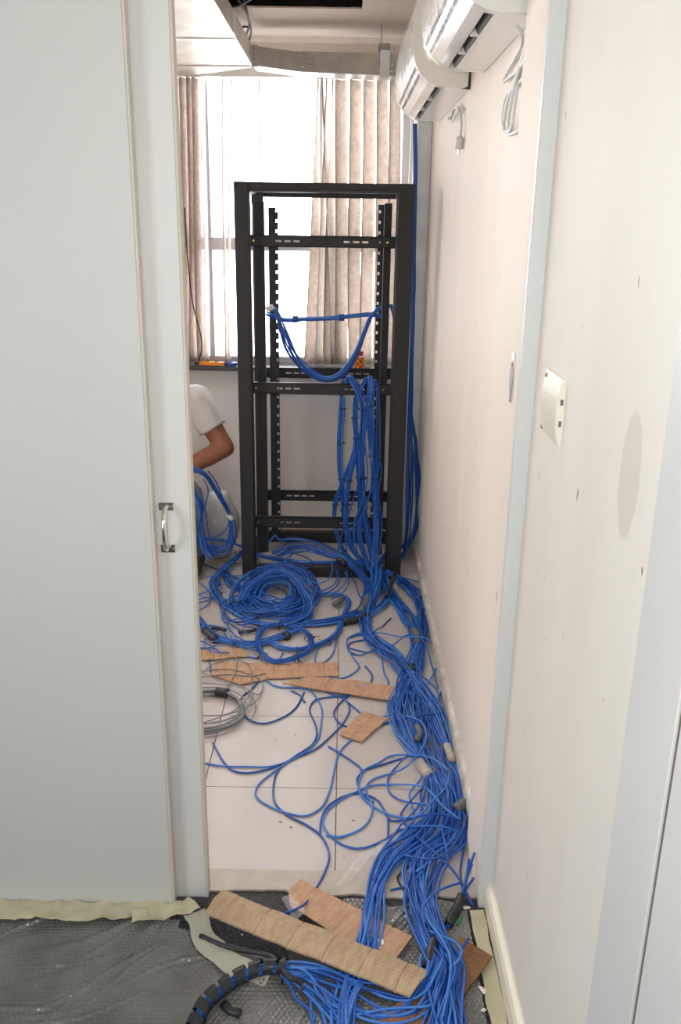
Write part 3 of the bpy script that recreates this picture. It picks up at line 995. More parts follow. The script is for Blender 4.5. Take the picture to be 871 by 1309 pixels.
# ------------------------------------------------------------------ air conditioners on the right wall
def air_con(y0, y1, label, seed):
    zb = 1.950
    root = empty('air_conditioner', (XW - 0.1, (y0 + y1) / 2, zb), label, 'air conditioner')
    # profile of the end caps (x, z)
    full = [(XW - 0.002, zb), (0.300, zb + 0.002), (0.272, zb + 0.006), (0.246, zb + 0.017), (0.224, zb + 0.036), (0.207, zb + 0.062),
            (0.198, zb + 0.095), (0.194, zb + 0.15), (0.197, zb + 0.205), (0.207, zb + 0.245), (0.226, zb + 0.268), (0.25, zb + 0.276), (XW - 0.002, zb + 0.278)]
    for a, b in ((y0, y0 + 0.030), (y1 - 0.030, y1)):
        MB().prism(full, 'y', a, b).build('end_cap', M['ac'], root)
    ya, yb = y0 + 0.030, y1 - 0.030
    # inner body stands back behind the front panel and outlet
    inner = [(XW - 0.002, zb + 0.001), (0.305, zb + 0.003), (0.292, zb + 0.004), (0.287, zb + 0.030), (0.235, zb + 0.075), (0.222, zb + 0.10), (0.222, zb + 0.25), (0.25, zb + 0.27), (XW - 0.002, zb + 0.272)]
    MB().prism(inner, 'y', ya, yb).build('body', M['ac'], root)
    # dark air outlet lining
    outl = [(0.289, zb + 0.0055), (0.285, zb + 0.028), (0.237, zb + 0.070), (0.230, zb + 0.066), (0.279, zb + 0.026)]
    MB().prism(outl, 'y', ya + 0.006, yb - 0.006).build('air_outlet', M['dark'], root)
    # front panel and underside flaps
    fp = [(0.207, zb + 0.064), (0.1985, zb + 0.095), (0.1935, zb + 0.15), (0.1965, zb + 0.205), (0.2065, zb + 0.244), (0.226, zb + 0.267), (0.25, zb + 0.275),
          (0.25, zb + 0.268), (0.229, zb + 0.26), (0.213, zb + 0.24), (0.204, zb + 0.205), (0.201, zb + 0.15), (0.206, zb + 0.097), (0.213, zb + 0.066)]
    MB().prism(fp, 'y', ya + 0.001, yb - 0.001).build('front_panel', M['ac'], root)
    fp2 = [(0.271, zb + 0.0062), (0.246, zb + 0.0175), (0.2250, zb + 0.0365), (0.2285, zb + 0.0400), (0.249, zb + 0.022), (0.273, zb + 0.0105)]
    MB().prism(fp2, 'y', ya + 0.004, yb - 0.004).build('louver_flap', M['ac_flap'], root)
    fp3 = [(0.219, zb + 0.045), (0.2125, zb + 0.056), (0.217, zb + 0.058), (0.2235, zb + 0.0475)]
    MB().prism(fp3, 'y', ya + 0.004, yb - 0.004).build('louver_flap', M['ac_flap'], root)
    nd = 3
    for i in range(1, nd):
        yy = ya + (yb - ya) * i / nd
        MB().box(0.273, 0.291, yy - 0.006, yy + 0.006, zb + 0.004, zb + 0.02).build('flap_bearing', M['ac'], root)
    # dark wall bracket at the near end
    MB().prism([(XW - 0.028, zb - 0.002), (XW - 0.001, zb - 0.004), (XW - 0.001, zb + 0.05), (XW - 0.006, zb + 0.05), (XW - 0.008, zb + 0.004)], 'y', y0 - 0.003, y0 + 0.0).build('bracket', M['dark'], root)
    # clear protective film, crinkled, over the front
    nz, ny = len(fp) // 2, 46
    prof = [(0.226, zb + 0.030), (0.207, zb + 0.062), (0.1985, zb + 0.095), (0.1935, zb + 0.15), (0.1965, zb + 0.205), (0.2065, zb + 0.244), (0.226, zb + 0.267), (0.26, zb + 0.276)]
    vs, fs = [], []
    for i in range(ny + 1):
        y = y0 - 0.002 + (y1 - y0 + 0.004) * i / ny
        for k, (px, pz) in enumerate(prof):
            d = 0.004 + 0.004 * noise.noise((y * 22 + seed, pz * 30, seed)) + 0.003 * noise.noise((y * 60, pz * 55, seed))
            nx_, nz_ = (px - 0.30), (pz - zb - 0.14)
            L = math.hypot(nx_, nz_)
            vs.append((px + nx_ / L * d, y, pz + nz_ / L * d))
    q = len(prof)
    for i in range(ny):
        for k in range(q - 1):
            a = i * q + k
            fs.append((a, a + 1, a + q + 1, a + q))
    o = MB().add(vs, fs).build('plastic_film', M['film'], root, smooth=True)
    o['label'] = 'clear crinkled protective film'
    return root
acn = air_con(1.925, 2.622, 'white wall air conditioner nearest the doorway, still in clear film', 1.3)
acf = air_con(2.905, 3.80, 'white wall air conditioner farther back, above the dangling plug', 5.1)
# power cord hung in loops under the near unit
def pw(px, py, dx=0.008):
    return PX(px, py, XW - dx)
tube('power_cord', [pw(686, 10, .02), pw(683, 30, .012), pw(672, 60), pw(660, 100), pw(648, 135), pw(644, 160), pw(648, 168, .012), pw(655, 160, .016), pw(660, 120, .012), pw(667, 80),
                    pw(675, 62), pw(672, 75, .012), pw(650, 100), pw(644, 104, .012), pw(648, 94), pw(661, 70), pw(668, 52, .012), pw(666, 40, .02), pw(661, 34, .03)], 0.0042, M['cord'], acn, step=0.006, sides=8)
tube('power_cord', [pw(645, 166, .012), pw(643, 150), pw(646, 128), pw(662, 108), pw(676, 100, .012), pw(680, 112), pw(672, 140), pw(666, 162), pw(658, 170, .012), pw(650, 168, .014), pw(652, 140, .018), pw(664, 90, .014), pw(676, 66, .012), pw(682, 30, .02)], 0.0042, M['cord'], acn, step=0.006, sides=8)
cp = tube('power_cord', [pw(573, 152, .04), pw(577, 150, .03), pw(580, 141, .02), pw(584, 137, .016), pw(588, 142, .014), pw(590, 160, .012), pw(589, 175, .012)], 0.0045, M['cord'], acf, step=0.006, sides=8)
tube('cord_loop', [pw(580, 143, .02), pw(577, 152, .016), pw(578, 156, .014), pw(582, 148, .012), pw(587, 140, .02)], 0.004, M['cord'], acf, step=0.006)
a_, b_ = pw(589, 174, .012), pw(587, 188, .012)
pg = MB()
pg.cyl(a_, a_ + (b_ - a_) * 0.25, 0.006, 0.012, 10)
pg.cyl(a_ + (b_ - a_) * 0.25, b_, 0.013, 0.015, 10)
pgo = pg.build('plug', M['cord'], acf, smooth=False)
pp = MB()
for s in (-1, 1):
    o_ = Vector((0, s * 0.008, 0))
    pp.cyl(b_ + o_, b_ + o_ + Vector((0, 0, -0.022)), 0.0024, n=8)
pp.build('plug_pin', M['bolt'], pgo)

# ------------------------------------------------------------------ fittings on the right wall
sp = empty('switch_plate', (XW, 1.512, 1.25), 'cream blank switch plate screwed to the corridor wall', 'switch plate')
vs, fs = [], []
ny = 10
for i in range(ny + 1):
    t = i / ny
    z = 1.196 + 0.114 * t
    d = 0.006 + 0.007 * (1 - (2 * t - 1) ** 2)
    for (y, dd) in ((1.446, 0.0), (1.447, d - 0.002), (1.452, d), (1.570, d), (1.577, d - 0.003), (1.578, 0.0)):
        vs.append((XW - dd, y, z))
for i in range(ny):
    for k in range(5):
        a = i * 6 + k
        fs.append((a, a + 1, a + 7, a + 6))
fs.append(tuple(range(6)))
fs.append(tuple(range(ny * 6 + 5, ny * 6 - 1, -1)))
MB().add(vs, fs).build('cover', M['plate'], sp, smooth=False)
sc_ = MB()
for (y, z) in ((1.560, 1.300), (1.560, 1.206)):
    sc_.cyl((XW - 0.007, y, z), (XW - 0.0105, y, z), 0.0042, 0.0035, 10)
sc_.build('screw', M['brass'], sp)
nk = MB()
for z in (1.235, 1.272):
    nk.box(XW - 0.0075, XW - 0.003, 1.4455, 1.4475, z - 0.005, z + 0.005)
nk.build('side_clip', M['grey_tape'], sp)

fh = empty('flush_handle', (0.3455, 1.770, 1.262), 'oval chrome flush pull set in the reveal behind the door post', 'handle')
oval = []
for i in range(28):
    a = 2 * PI * i / 28
    oval.append((1.758 + 0.017 * math.cos(a), 1.262 + 0.050 * max(-1, min(1, 1.12 * math.sin(a)))))
MB().prism(oval, 'x', 0.3425, 0.346).build('plate', M['chrome'], fh)
inn = [(1.758 + (y - 1.758) * 0.62, 1.250 + (z - 1.262) * 0.70) for y, z in oval]
MB().prism(inn, 'x', 0.3418, 0.3424).build('recess', M['alu'], fh)

# ------------------------------------------------------------------ corridor shell around the camera
wl = MB()
wl.box(-2.15, -2.05, -1.6, 1.665, -0.06, 0.60)
wl.box(-2.15, -2.05, -1.6, 1.665, 1.80, 2.62)
wl.box(-2.15, -2.05, -1.6, -0.8, 0.60, 1.80)
wl.box(-2.15, -2.05, 0.4, 1.665, 0.60, 1.80)
st(wl.build('wall_corridor_left', M['partition']))
w2 = empty('window_2', (-2.1, -0.2, 0.60))  # unseen window added to light the right-hand corridor wall
w2['kind'] = 'structure'
q = MB()
q.box(-2.13, -2.08, -0.8, 0.4, 0.60, 0.64)
q.box(-2.13, -2.08, -0.8, 0.4, 1.76, 1.80)
q.box(-2.13, -2.08, -0.8, -0.76, 0.64, 1.76)
q.box(-2.13, -2.08, 0.36, 0.4, 0.64, 1.76)
q.box(-2.13, -2.08, -0.22, -0.18, 0.64, 1.76)
q.build('window_frame', M['alu'], w2)
for ya_, yb_ in ((-0.76, -0.22), (-0.18, 0.36)):
    MB().box(-2.108, -2.104, ya_, yb_, 0.64, 1.76).build('pane', glass, w2)
st(MB().box(-2.15, XW + 0.12, -1.6, -1.5, -0.06, 2.62).build('wall_corridor_end', M['partition']))
st(MB().box(-2.15, XW + 0.12, -1.6, 1.70, 2.60, 2.66).build('ceiling_corridor', M['white_paint']))
lf = empty('ceiling_light', (-0.95, 2.75, CEIL), 'white framed square ceiling light in the cable room', 'ceiling light')  # fixture added around the unseen room lamp
q = MB()
for (xa, xb, ya_, yb_) in ((-1.28, -1.25, 2.42, 3.08), (-0.65, -0.62, 2.42, 3.08), (-1.25, -0.65, 2.42, 2.45), (-1.25, -0.65, 3.05, 3.08)):
    q.box(xa, xb, ya_, yb_, CEIL - 0.03, CEIL)
q.build('frame', M['lamp_white'], lf)
lf = empty('ceiling_light', (-0.75, 0.25, 2.60), 'white framed ceiling light panel in the corridor', 'ceiling light')  # fixture added around the unseen corridor lamp
q = MB()
q.box(-1.38, -0.12, -0.08, -0.05, 2.565, 2.60)
q.box(-1.38, -0.12, 0.55, 0.58, 2.565, 2.60)
q.box(-1.38, -1.35, -0.05, 0.55, 2.565, 2.60)
q.box(-0.15, -0.12, -0.05, 0.55, 2.565, 2.60)
q.build('frame', M['lamp_white'], lf)
# ------------------------------------------------------------------ crouching man working on the cables
def remesh(name, mb, voxel, smooth_it, material, parent, disp=None):
    me = mb.mesh(name + '_src')
    o = bpy.data.objects.new(name + '_src', me)
    COL.objects.link(o)
    m = o.modifiers.new('r', 'REMESH')
    m.mode = 'VOXEL'
    m.voxel_size = voxel
    s = o.modifiers.new('s', 'SMOOTH')
    s.iterations = smooth_it
    s.factor = 0.5
    dg = bpy.context.evaluated_depsgraph_get()
    new = bpy.data.meshes.new_from_object(o.evaluated_get(dg))
    new.name = name
    bpy.data.objects.remove(o)
    if disp:
        nv = len(new.vertices)
        co, no = np.empty(nv * 3, np.float32), np.empty(nv * 3, np.float32)
        new.vertices.foreach_get('co', co)
        new.vertex_normals.foreach_get('vector', no)
        co, no = co.reshape(-1, 3), no.reshape(-1, 3)
        dd = np.array([disp(Vector(c)) for c in co], np.float32)
        new.vertices.foreach_set('co', (co + no * dd[:, None]).ravel())
        new.update()
    new.materials.clear()
    return link_mesh(name, new, material, parent, smooth=True)

man = empty('person', (-0.88, 3.85, 0.0), 'crouching person in a white t-shirt and faded jeans handling blue cables', 'person')
def v3(*a): return Vector(a)
SHL, ELL, WRL = v3(-0.655, 3.83, 0.800), v3(-0.525, 3.80, 0.592), v3(-0.735, 3.64, 0.505)
SHR, ELR, WRR = v3(-1.075, 3.83, 0.800), v3(-1.19, 3.72, 0.58), v3(-0.985, 3.60, 0.505)
NECK, HEAD = v3(-0.868, 3.80, 0.885), v3(-0.872, 3.755, 1.035)
PEL, CH = v3(-0.87, 4.02, 0.30), v3(-0.866, 3.87, 0.70)
HPL, HPR = v3(-0.775, 3.98, 0.29), v3(-0.965, 3.98, 0.29)
KNL, KNR = v3(-0.690, 3.66, 0.40), v3(-1.06, 3.66, 0.42)
ANL, ANR = v3(-0.680, 3.80, 0.085), v3(-1.05, 3.80, 0.085)
b = MB()
b.capsule(PEL, CH, 0.125, 0.125)
b.capsule(HPL, HPR, 0.105, 0.105)
b.capsule(SHL, SHR, 0.055, 0.055)
for sh in (SHL, SHR):
    b.capsule(sh, NECK, 0.040, 0.040)
b.capsule(CH, NECK, 0.10, 0.058)
b.capsule(NECK, HEAD - v3(0, -.01, .05), 0.055, 0.052)
# head: skull, jaw, nose, ears, brow, chin
b.ball(HEAD + v3(0, .012, .022), 0.075, 0.094, 0.095)
b.ball(HEAD + v3(0, -.030, -.040), 0.058, 0.062, 0.070)
b.ball(HEAD + v3(0, -.070, -.082), 0.026, 0.022, 0.022)
b.capsule(HEAD + v3(0, -.088, .012), HEAD + v3(0, -.106, -.026), 0.008, 0.014)
b.capsule(HEAD + v3(-.036, -.078, .022), HEAD + v3(.036, -.078, .022), 0.012, 0.012)
for s in (-1, 1):
    b.ball(HEAD + v3(s * .076, .012, -.008), 0.012, 0.022, 0.032)
    b.ball(HEAD + v3(s * .036, -.066, -.022), 0.022, 0.018, 0.02)
b.capsule(HEAD + v3(-.020, -.086, -.054), HEAD + v3(.020, -.086, -.054), 0.006, 0.006)
b.capsule(HEAD + v3(-.016, -.085, -.066), HEAD + v3(.016, -.085, -.066), 0.0065, 0.0065)
for sh, el, wr in ((SHL, ELL, WRL), (SHR, ELR, WRR)):
    b.capsule(sh, el, 0.054, 0.043, 16)
    md = el.lerp(wr, 0.35)
    b.capsule(el, md, 0.043, 0.043, 16)
    b.capsule(md, wr, 0.043, 0.028, 16)
def hand(b, wr, d, side, curl):
    d = d.normalized()
    n = v3(0, 0, -1)
    n = (n - d * n.dot(d)).normalized()
    x = d.cross(n) * side
    palm = wr + d * 0.045
    for k in range(4):
        o_ = x * ((k - 1.5) * 0.019)
        b.capsule(wr + o_ * .5 + d * .01, wr + o_ + d * 0.085, 0.014, 0.011, 8)
        L = (0.036, 0.042, 0.040, 0.030)[k]
        p0 = wr + o_ + d * 0.085
        p1 = p0 + (d * math.cos(curl) + n * math.sin(curl)) * L
        p2 = p1 + (d * math.cos(curl * 2.1) + n * math.sin(curl * 2.1)) * L * .75
        p3 = p2 + (d * math.cos(curl * 2.9) + n * math.sin(curl * 2.9)) * L * .55
        b.capsule(p0, p1, 0.0098, 0.009, 8)
        b.capsule(p1, p2, 0.009, 0.0084, 8)
        b.capsule(p2, p3, 0.0084, 0.0074, 8)
    t0 = wr + d * 0.025 - x * 0.022
    t1 = t0 - x * 0.026 + d * 0.024 + n * 0.012
    t2 = t1 + d * 0.028 + n * 0.016 + x * .004
    b.capsule(t0, t1, 0.015, 0.0115, 8)
    b.capsule(t1, t2, 0.0115, 0.009, 8)
hand(b, WRL, WRL - ELL, 1, 0.7)
hand(b, WRR, WRR - ELR, -1, 0.7)
for hp, kn, an in ((HPL, KNL, ANL), (HPR, KNR, ANR)):
    b.capsule(hp, kn, 0.082, 0.056, 14)
    b.capsule(kn, kn.lerp(an, .35), 0.052, 0.054, 14)
    b.capsule(kn.lerp(an, .35), an, 0.054, 0.036, 14)
    b.capsule(an, an + v3(0.01, -.14, -.045), 0.034, 0.026, 10)
remesh('body', b, 0.0065, 4, M['skin'], man)
# eyes
for s in (-1, 1):
    e = MB().ball(HEAD + v3(s * .031, -.0735, .003), 0.0110, 0.0110, 0.0075).build('eye', M['eye'], man, smooth=True)
    MB().ball(HEAD + v3(s * .031, -.0825, .003), 0.0052, 0.0035, 0.0058).build('iris', M['hair'], e, smooth=True)
for s in (-1, 1):
    MB().capsule(HEAD + v3(s * .018, -.0935, .028), HEAD + v3(s * .046, -.083, .030), 0.0042, 0.003, 8).build('eyebrow', M['hair'], man, smooth=True)
# hair cap
h = MB()
h.ball(HEAD + v3(0, .020, .040), 0.081, 0.098, 0.088)
h.ball(HEAD + v3(0, .060, -.005), 0.070, 0.062, 0.075)
remesh('hair', h, 0.007, 2, M['hair'], man, lambda c: 0.003 * noise.noise(c * 60))
# t-shirt: torso and short sleeves
t = MB()
t.capsule(PEL + v3(0, -.01, .06), CH, 0.140, 0.142, 20)
t.capsule(SHL + v3(-.03, 0, -.012), SHR + v3(.03, 0, -.012), 0.068, 0.068, 16)
for sh in (SHL, SHR):
    t.capsule(sh + (NECK - sh) * .15, NECK + v3(0, .005, -.015), 0.062, 0.056, 16)
t.capsule(CH, NECK - v3(0, 0, .03), 0.112, 0.066, 16)
for sh, el in ((SHL, ELL), (SHR, ELR)):
    mdl = sh.lerp(el, 0.60)
    t.cyl(sh, mdl, 0.072, 0.069, 18)
    t.ball(sh, 0.072)
remesh('shirt', t, 0.008, 3, M['shirt'], man, lambda c: 0.007 * noise.noise(c * 13) + 0.004 * noise.noise(Vector((c.x * 30, c.y * 30, c.z * 9))))
j = MB()
j.capsule(PEL, PEL + v3(0, -.02, .07), 0.137, 0.135, 16)
j.capsule(HPL, HPR, 0.116, 0.116, 16)
for hp, kn, an in ((HPL, KNL, ANL), (HPR, KNR, ANR)):
    j.capsule(hp, kn, 0.096, 0.072, 16)
    j.capsule(kn, an + (kn - an) * .12, 0.071, 0.062, 16)
remesh('jeans', j, 0.009, 3, M['jeans'], man, lambda c: 0.006 * noise.noise(c * 16))
for an in (ANL, ANR):
    s = MB()
    s.capsule(an + v3(0, .03, -.038), an + v3(0.01, -.12, -.045), 0.044, 0.038, 14)
    s.capsule(an + v3(0, .02, 0.0), an + v3(0, -.03, -.03), 0.046, 0.046, 14)
    so = remesh('shoe', s, 0.008, 2, M['shoe'], man)
    for v in so.data.vertices:
        v.co.z = max(v.co.z, 0.004)
# ------------------------------------------------------------------ bubble wrap and tape on the corridor floor
def sheet(name, x0, x1, y0, y1, step, hfun, material, mask=None):
    nx, ny = int((x1 - x0) / step) + 1, int((y1 - y0) / step) + 1
    xs, ys = np.linspace(x0, x1, nx), np.linspace(y0, y1, ny)
    GX, GY = np.meshgrid(xs, ys)
    GZ = hfun(GX, GY)
    vs = np.stack([GX, GY, GZ], -1).reshape(-1, 3)
    idx = np.arange(nx * ny).reshape(ny, nx)
    q = np.stack([idx[:-1, :-1], idx[:-1, 1:], idx[1:, 1:], idx[1:, :-1]], -1).reshape(-1, 4)
    if mask is not None:
        c = vs[q].mean(1)
        q = q[mask(c[:, 0], c[:, 1])]
    used = np.unique(q)
    remap = np.full(len(vs), -1)
    remap[used] = np.arange(len(used))
    vs, q = vs[used], remap[q]
    me = bpy.data.meshes.new(name)
    me.vertices.add(len(vs))
    me.vertices.foreach_set('co', vs.astype(np.float32).ravel())
    me.loops.add(q.size)
    me.loops.foreach_set('vertex_index', q.astype(np.int32).ravel())
    me.polygons.add(len(q))
    me.polygons.foreach_set('loop_start', np.arange(0, q.size, 4, dtype=np.int32))
    me.update(calc_edges=True)
    me.polygons.foreach_set('use_smooth', [True] * len(q))
    return link_mesh(name, me, material)

WR = [(-0.75, 1.52, 0.35, 0.40, .006, .030), (-0.62, 1.45, 0.62, 0.35, .007, .02), (-0.40, 1.60, 0.95, 0.45, .006, .016), (-0.33, 1.50, 1.05, 0.35, .005, .014),
      (-0.20, 1.45, 0.25, 0.4, .004, .02), (-0.55, 1.58, 0.5, 0.3, .007, .016), (0.02, 1.52, 0.5, 0.25, .004, .014), (0.1, 1.6, 0.7, 0.2, .004, .012),
      (-0.85, 1.42, 0.3, 0.4, .005, .02), (0.2, 1.48, 0.9, 0.25, .004, .012), (0.16, 1.63, 0.5, .16, .005, .010), (0.22, 1.6, 0.55, .16, .005, .010), (0.10, 1.66, 0.45, .16, .005, .010)]
for i in range(34):
    a = random.uniform(0.15, 0.75) if i % 3 else random.uniform(0.9, 1.5)
    WR.append((random.uniform(-0.85, 0.25), random.uniform(1.28, 1.66), a, random.uniform(.10, .34), random.uniform(.003, .007), random.uniform(.004, .009)))
def bw_h(X, Y):
    p = 0.0115
    row = np.round(Y / (p * 0.866))
    xo = (row % 2) * 0.5 * p
    cx = np.round((X - xo) / p) * p + xo
    d = np.hypot(X - cx, Y - row * p * 0.866) / (p * 0.46)
    dome = np.sqrt(np.maximum(0, 1 - d * d)) * 0.0028
    z = np.zeros_like(X) + 0.003
    for (x, y, a, L, h, wd) in WR:
        ca, sa = math.cos(a), math.sin(a)
        u = (X - x) * ca + (Y - y) * sa
        v = -(X - x) * sa + (Y - y) * ca + 0.02 * np.sin(u * 14 + x * 20)
        z += h * np.exp(-(v / wd) ** 2 * 2.2) * np.exp(-(u / L) ** 2 * 4)
    z += 0.0016 * np.sin(X * 21 + 3 * np.sin(Y * 9)) * np.sin(Y * 26 + 2 * np.sin(X * 7)) + 0.0016
    return z + dome
def bw_mask(x, y):
    e = 1.632 + 0.010 * np.sin(x * 17) + 0.008 * np.sin(x * 41 + 1)
    e = np.where(x > -0.36, 1.600 - 0.35 * (x + 0.36) + 0.0 * x, e)
    e = np.where(x > -0.10, 1.60 + 0.05 * np.sin(x * 25), e)
    e = np.where(x > 0.02, 1.690 + 0.012 * np.sin(x * 33), e)
    return (y < e)
def wrap_mat():
    m = mat('bubble_wrap_grey', rgb(118, 118, 114), 0.24, col2=rgb(88, 88, 85), vscale=7, spec=0.8, coat=0.4)
    return m
bwo = sheet('bubble_wrap', -1.30, 0.315, 0.95, 1.70, 0.0027, bw_h, wrap_mat(), bw_mask)
tag(bwo, 'grey wrinkled bubble wrap sheet covering the corridor floor', 'bubble wrap')

def strip(name, pts, hw, material, label, cat, z=0.004, amp=0.006, seed=0.0, wob=0.01):
    """crumpled strip of tape or paper along a path"""
    c = spline([(a[0], a[1], 0) for a in pts], 0.012)
    T = np.gradient(c, axis=0)
    T /= np.linalg.norm(T, axis=1, keepdims=True)
    Nn = np.stack([-T[:, 1], T[:, 0], T[:, 2] * 0], -1)
    m = 6
    vs, fs = [], []
    for i in range(len(c)):
        s_i = hw * (1 + 0.25 * noise.noise((i * 0.16, seed, 1)))
        for k in range(m + 1):
            s = (k / m - 0.5) * 2
            p = c[i] + Nn[i] * (s * s_i + wob * noise.noise((i * 0.21, seed + 4, s)))
            h = z + amp * (0.5 + 0.5 * noise.noise((p[0] * 26, p[1] * 26, seed))) + amp * 0.4 * noise.noise((p[0] * 80, p[1] * 80, seed))
            vs.append((p[0], p[1], max(0.001, h)))
    for i in range(len(c) - 1):
        for k in range(m):
            a = i * (m + 1) + k
            fs.append((a, a + 1, a + m + 2, a + m + 1))
    o = MB().add(vs, fs).build(name, material, smooth=True)
    return tag(o, label, cat)
strip('masking_tape', [(-1.25, 1.638), (-0.9, 1.637), (-0.62, 1.634), (-0.40, 1.640)], 0.028, M['tape'], 'crumpled yellowish masking tape along the foot of the partition', 'tape', z=0.010, amp=0.018, seed=2)
strip('masking_tape', [(-0.47, 1.622), (-0.40, 1.632), (-0.35, 1.650), (-0.335, 1.665)], 0.022, M['tape'], 'torn masking tape scrap at the corner of the partition', 'tape', z=0.012, amp=0.018, seed=8, wob=0.012)
strip('paper_sheet', [(-0.33, 1.640), (-0.29, 1.560), (-0.22, 1.490), (-0.14, 1.455)], 0.026, mat('translucent_paper', rgb(184, 182, 166), 0.5, var=0.08, vscale=14), 'pale crumpled paper strip beneath the long cardboard', 'paper', z=0.009, amp=0.010, seed=12)
strip('masking_tape', [(0.338, 1.67), (0.340, 1.50), (0.340, 1.2), (0.34, 0.96)], 0.017, M['tape'], 'long masking tape beside the corridor skirting', 'tape', z=0.003, amp=0.004, seed=16, wob=0.004)

# ------------------------------------------------------------------ cardboard pieces
def card(px, label, m, z=0.004, th=0.004, fold=None, tilt=0.0, seed=0):
    """flat corrugated piece; outline given on the floor, thickness real, edges torn a little"""
    P = [PZ(x, y, z) for x, y in px]
    poly = []
    n = len(P)
    for i in range(n):
        a, b = P[i], P[(i + 1) % n]
        k = max(2, int((b - a).length / 0.03))
        for t in range(k):
            p = a + (b - a) * (t / k)
            j = 0.0025 if t else 0.0
            poly.append(Vector((p.x + j * noise.noise((p.x * 60, p.y * 60, seed)), p.y + j * noise.noise((p.x * 60, p.y * 60, seed + 5)), 0)))
    c = sum(poly, Vector()) / len(poly)
    long = max(((P[(i + 1) % n] - P[i]) for i in range(n)), key=lambda d: d.length)
    ang = math.atan2(long.y, long.x)
    rot = Matrix.Rotation(-ang, 4, 'Z')
    loc = [rot @ (p - c) for p in poly]
    xs_ = [p.x for p in loc]
    bm = bmesh.new()
    vsb = [bm.verts.new((p.x, p.y, 0)) for p in loc]
    f = bm.faces.new(vsb)
    # creases across the piece
    creases = []
    for cx in np.linspace(min(xs_) + 0.05, max(xs_) - 0.05, max(2, int((max(xs_) - min(xs_)) / 0.085))):
      creases.append(cx)
      for dx in (-0.004, 0.0, 0.004):
        bmesh.ops.bisect_plane(bm, geom=list(bm.verts) + list(bm.edges) + list(bm.faces), plane_co=(cx + dx, 0, 0), plane_no=(1, 0.03, 0))
    for dy in (-0.004, 0.0, 0.004):
        bmesh.ops.bisect_plane(bm, geom=list(bm.verts) + list(bm.edges) + list(bm.faces), plane_co=(0, dy, 0), plane_no=(0, 1, 0))
    for v in bm.verts:
        v.co.z = 0.004 * noise.noise((v.co.x * 14, v.co.y * 14, seed + 2)) + (fold or 0) * (-abs(v.co.y)) + 0.003
        if min(abs(v.co.x + 0.03 * v.co.y - k) for k in creases) < 0.001 or abs(v.co.y) < 0.001:
            v.co.z -= 0.0022
    r = bmesh.ops.extrude_face_region(bm, geom=list(bm.faces))
    for v in r['geom']:
        if isinstance(v, bmesh.types.BMVert):
            v.co.z += th
    bmesh.ops.recalc_face_normals(bm, faces=bm.faces)
    zmin = min(v.co.z for v in bm.verts)
    me = bpy.data.meshes.new('cardboard_piece')
    bm.to_mesh(me)
    bm.free()
    me.materials.append(m)
    o = bpy.data.objects.new('cardboard_piece', me)
    COL.objects.link(o)
    o.location = (c.x, c.y, z - zmin)
    o.rotation_euler = (0, 0, ang)
    return tag(o, label, 'cardboard')
card([(285, 1141), (551, 1246), (524, 1278), (262, 1171)], 'long pale corrugated cardboard strip lying over the cables in front', M['card_light'], z=0.030, th=0.005, fold=0.25, seed=1)
card([(384, 1127), (527, 1200), (505, 1230), (440, 1205), (371, 1160), (369, 1142)], 'reddish cardboard strip behind the long pale one on the bubble wrap', M['card_mid'], z=0.012, fold=0.05, seed=2)
card([(588, 1200), (630, 1226), (582, 1288), (541, 1262)], 'brown cardboard piece by the corridor skirting', M['card_brown'], z=0.011, seed=3)
card([(484, 1306), (530, 1270), (575, 1290), (556, 1345), (500, 1345)], 'brown cardboard piece at the bottom edge under the cables', M['card_brown'], z=0.010, seed=4)
card([(278, 847), (345, 851), (431, 849), (433, 866), (345, 869), (308, 877), (269, 864)], 'tan cardboard strip on the tiles beside the grey cable coil', M['card_mid'], z=0.001, seed=5)
card([(395, 867), (452, 872), (511, 880), (505, 898), (440, 888), (362, 876)], 'tan cardboard strip reaching towards the main blue bundle', M['card_mid'], z=0.006, seed=6)
card([(256, 833), (311, 831), (317, 841), (258, 846)], 'small torn cardboard piece beside the sliding door', M['card_mid'], z=0.002, seed=7)
card([(464, 911), (496, 921), (462, 950), (434, 941)], 'diamond shaped cardboard scrap alone on a tile', M['card_mid'], z=0.002, seed=8)
card([(522, 838), (531, 840), (526, 848), (518, 846)], 'tiny orange cardboard scrap inside the cable bundle', M['card_mid'], z=0.001, seed=9)

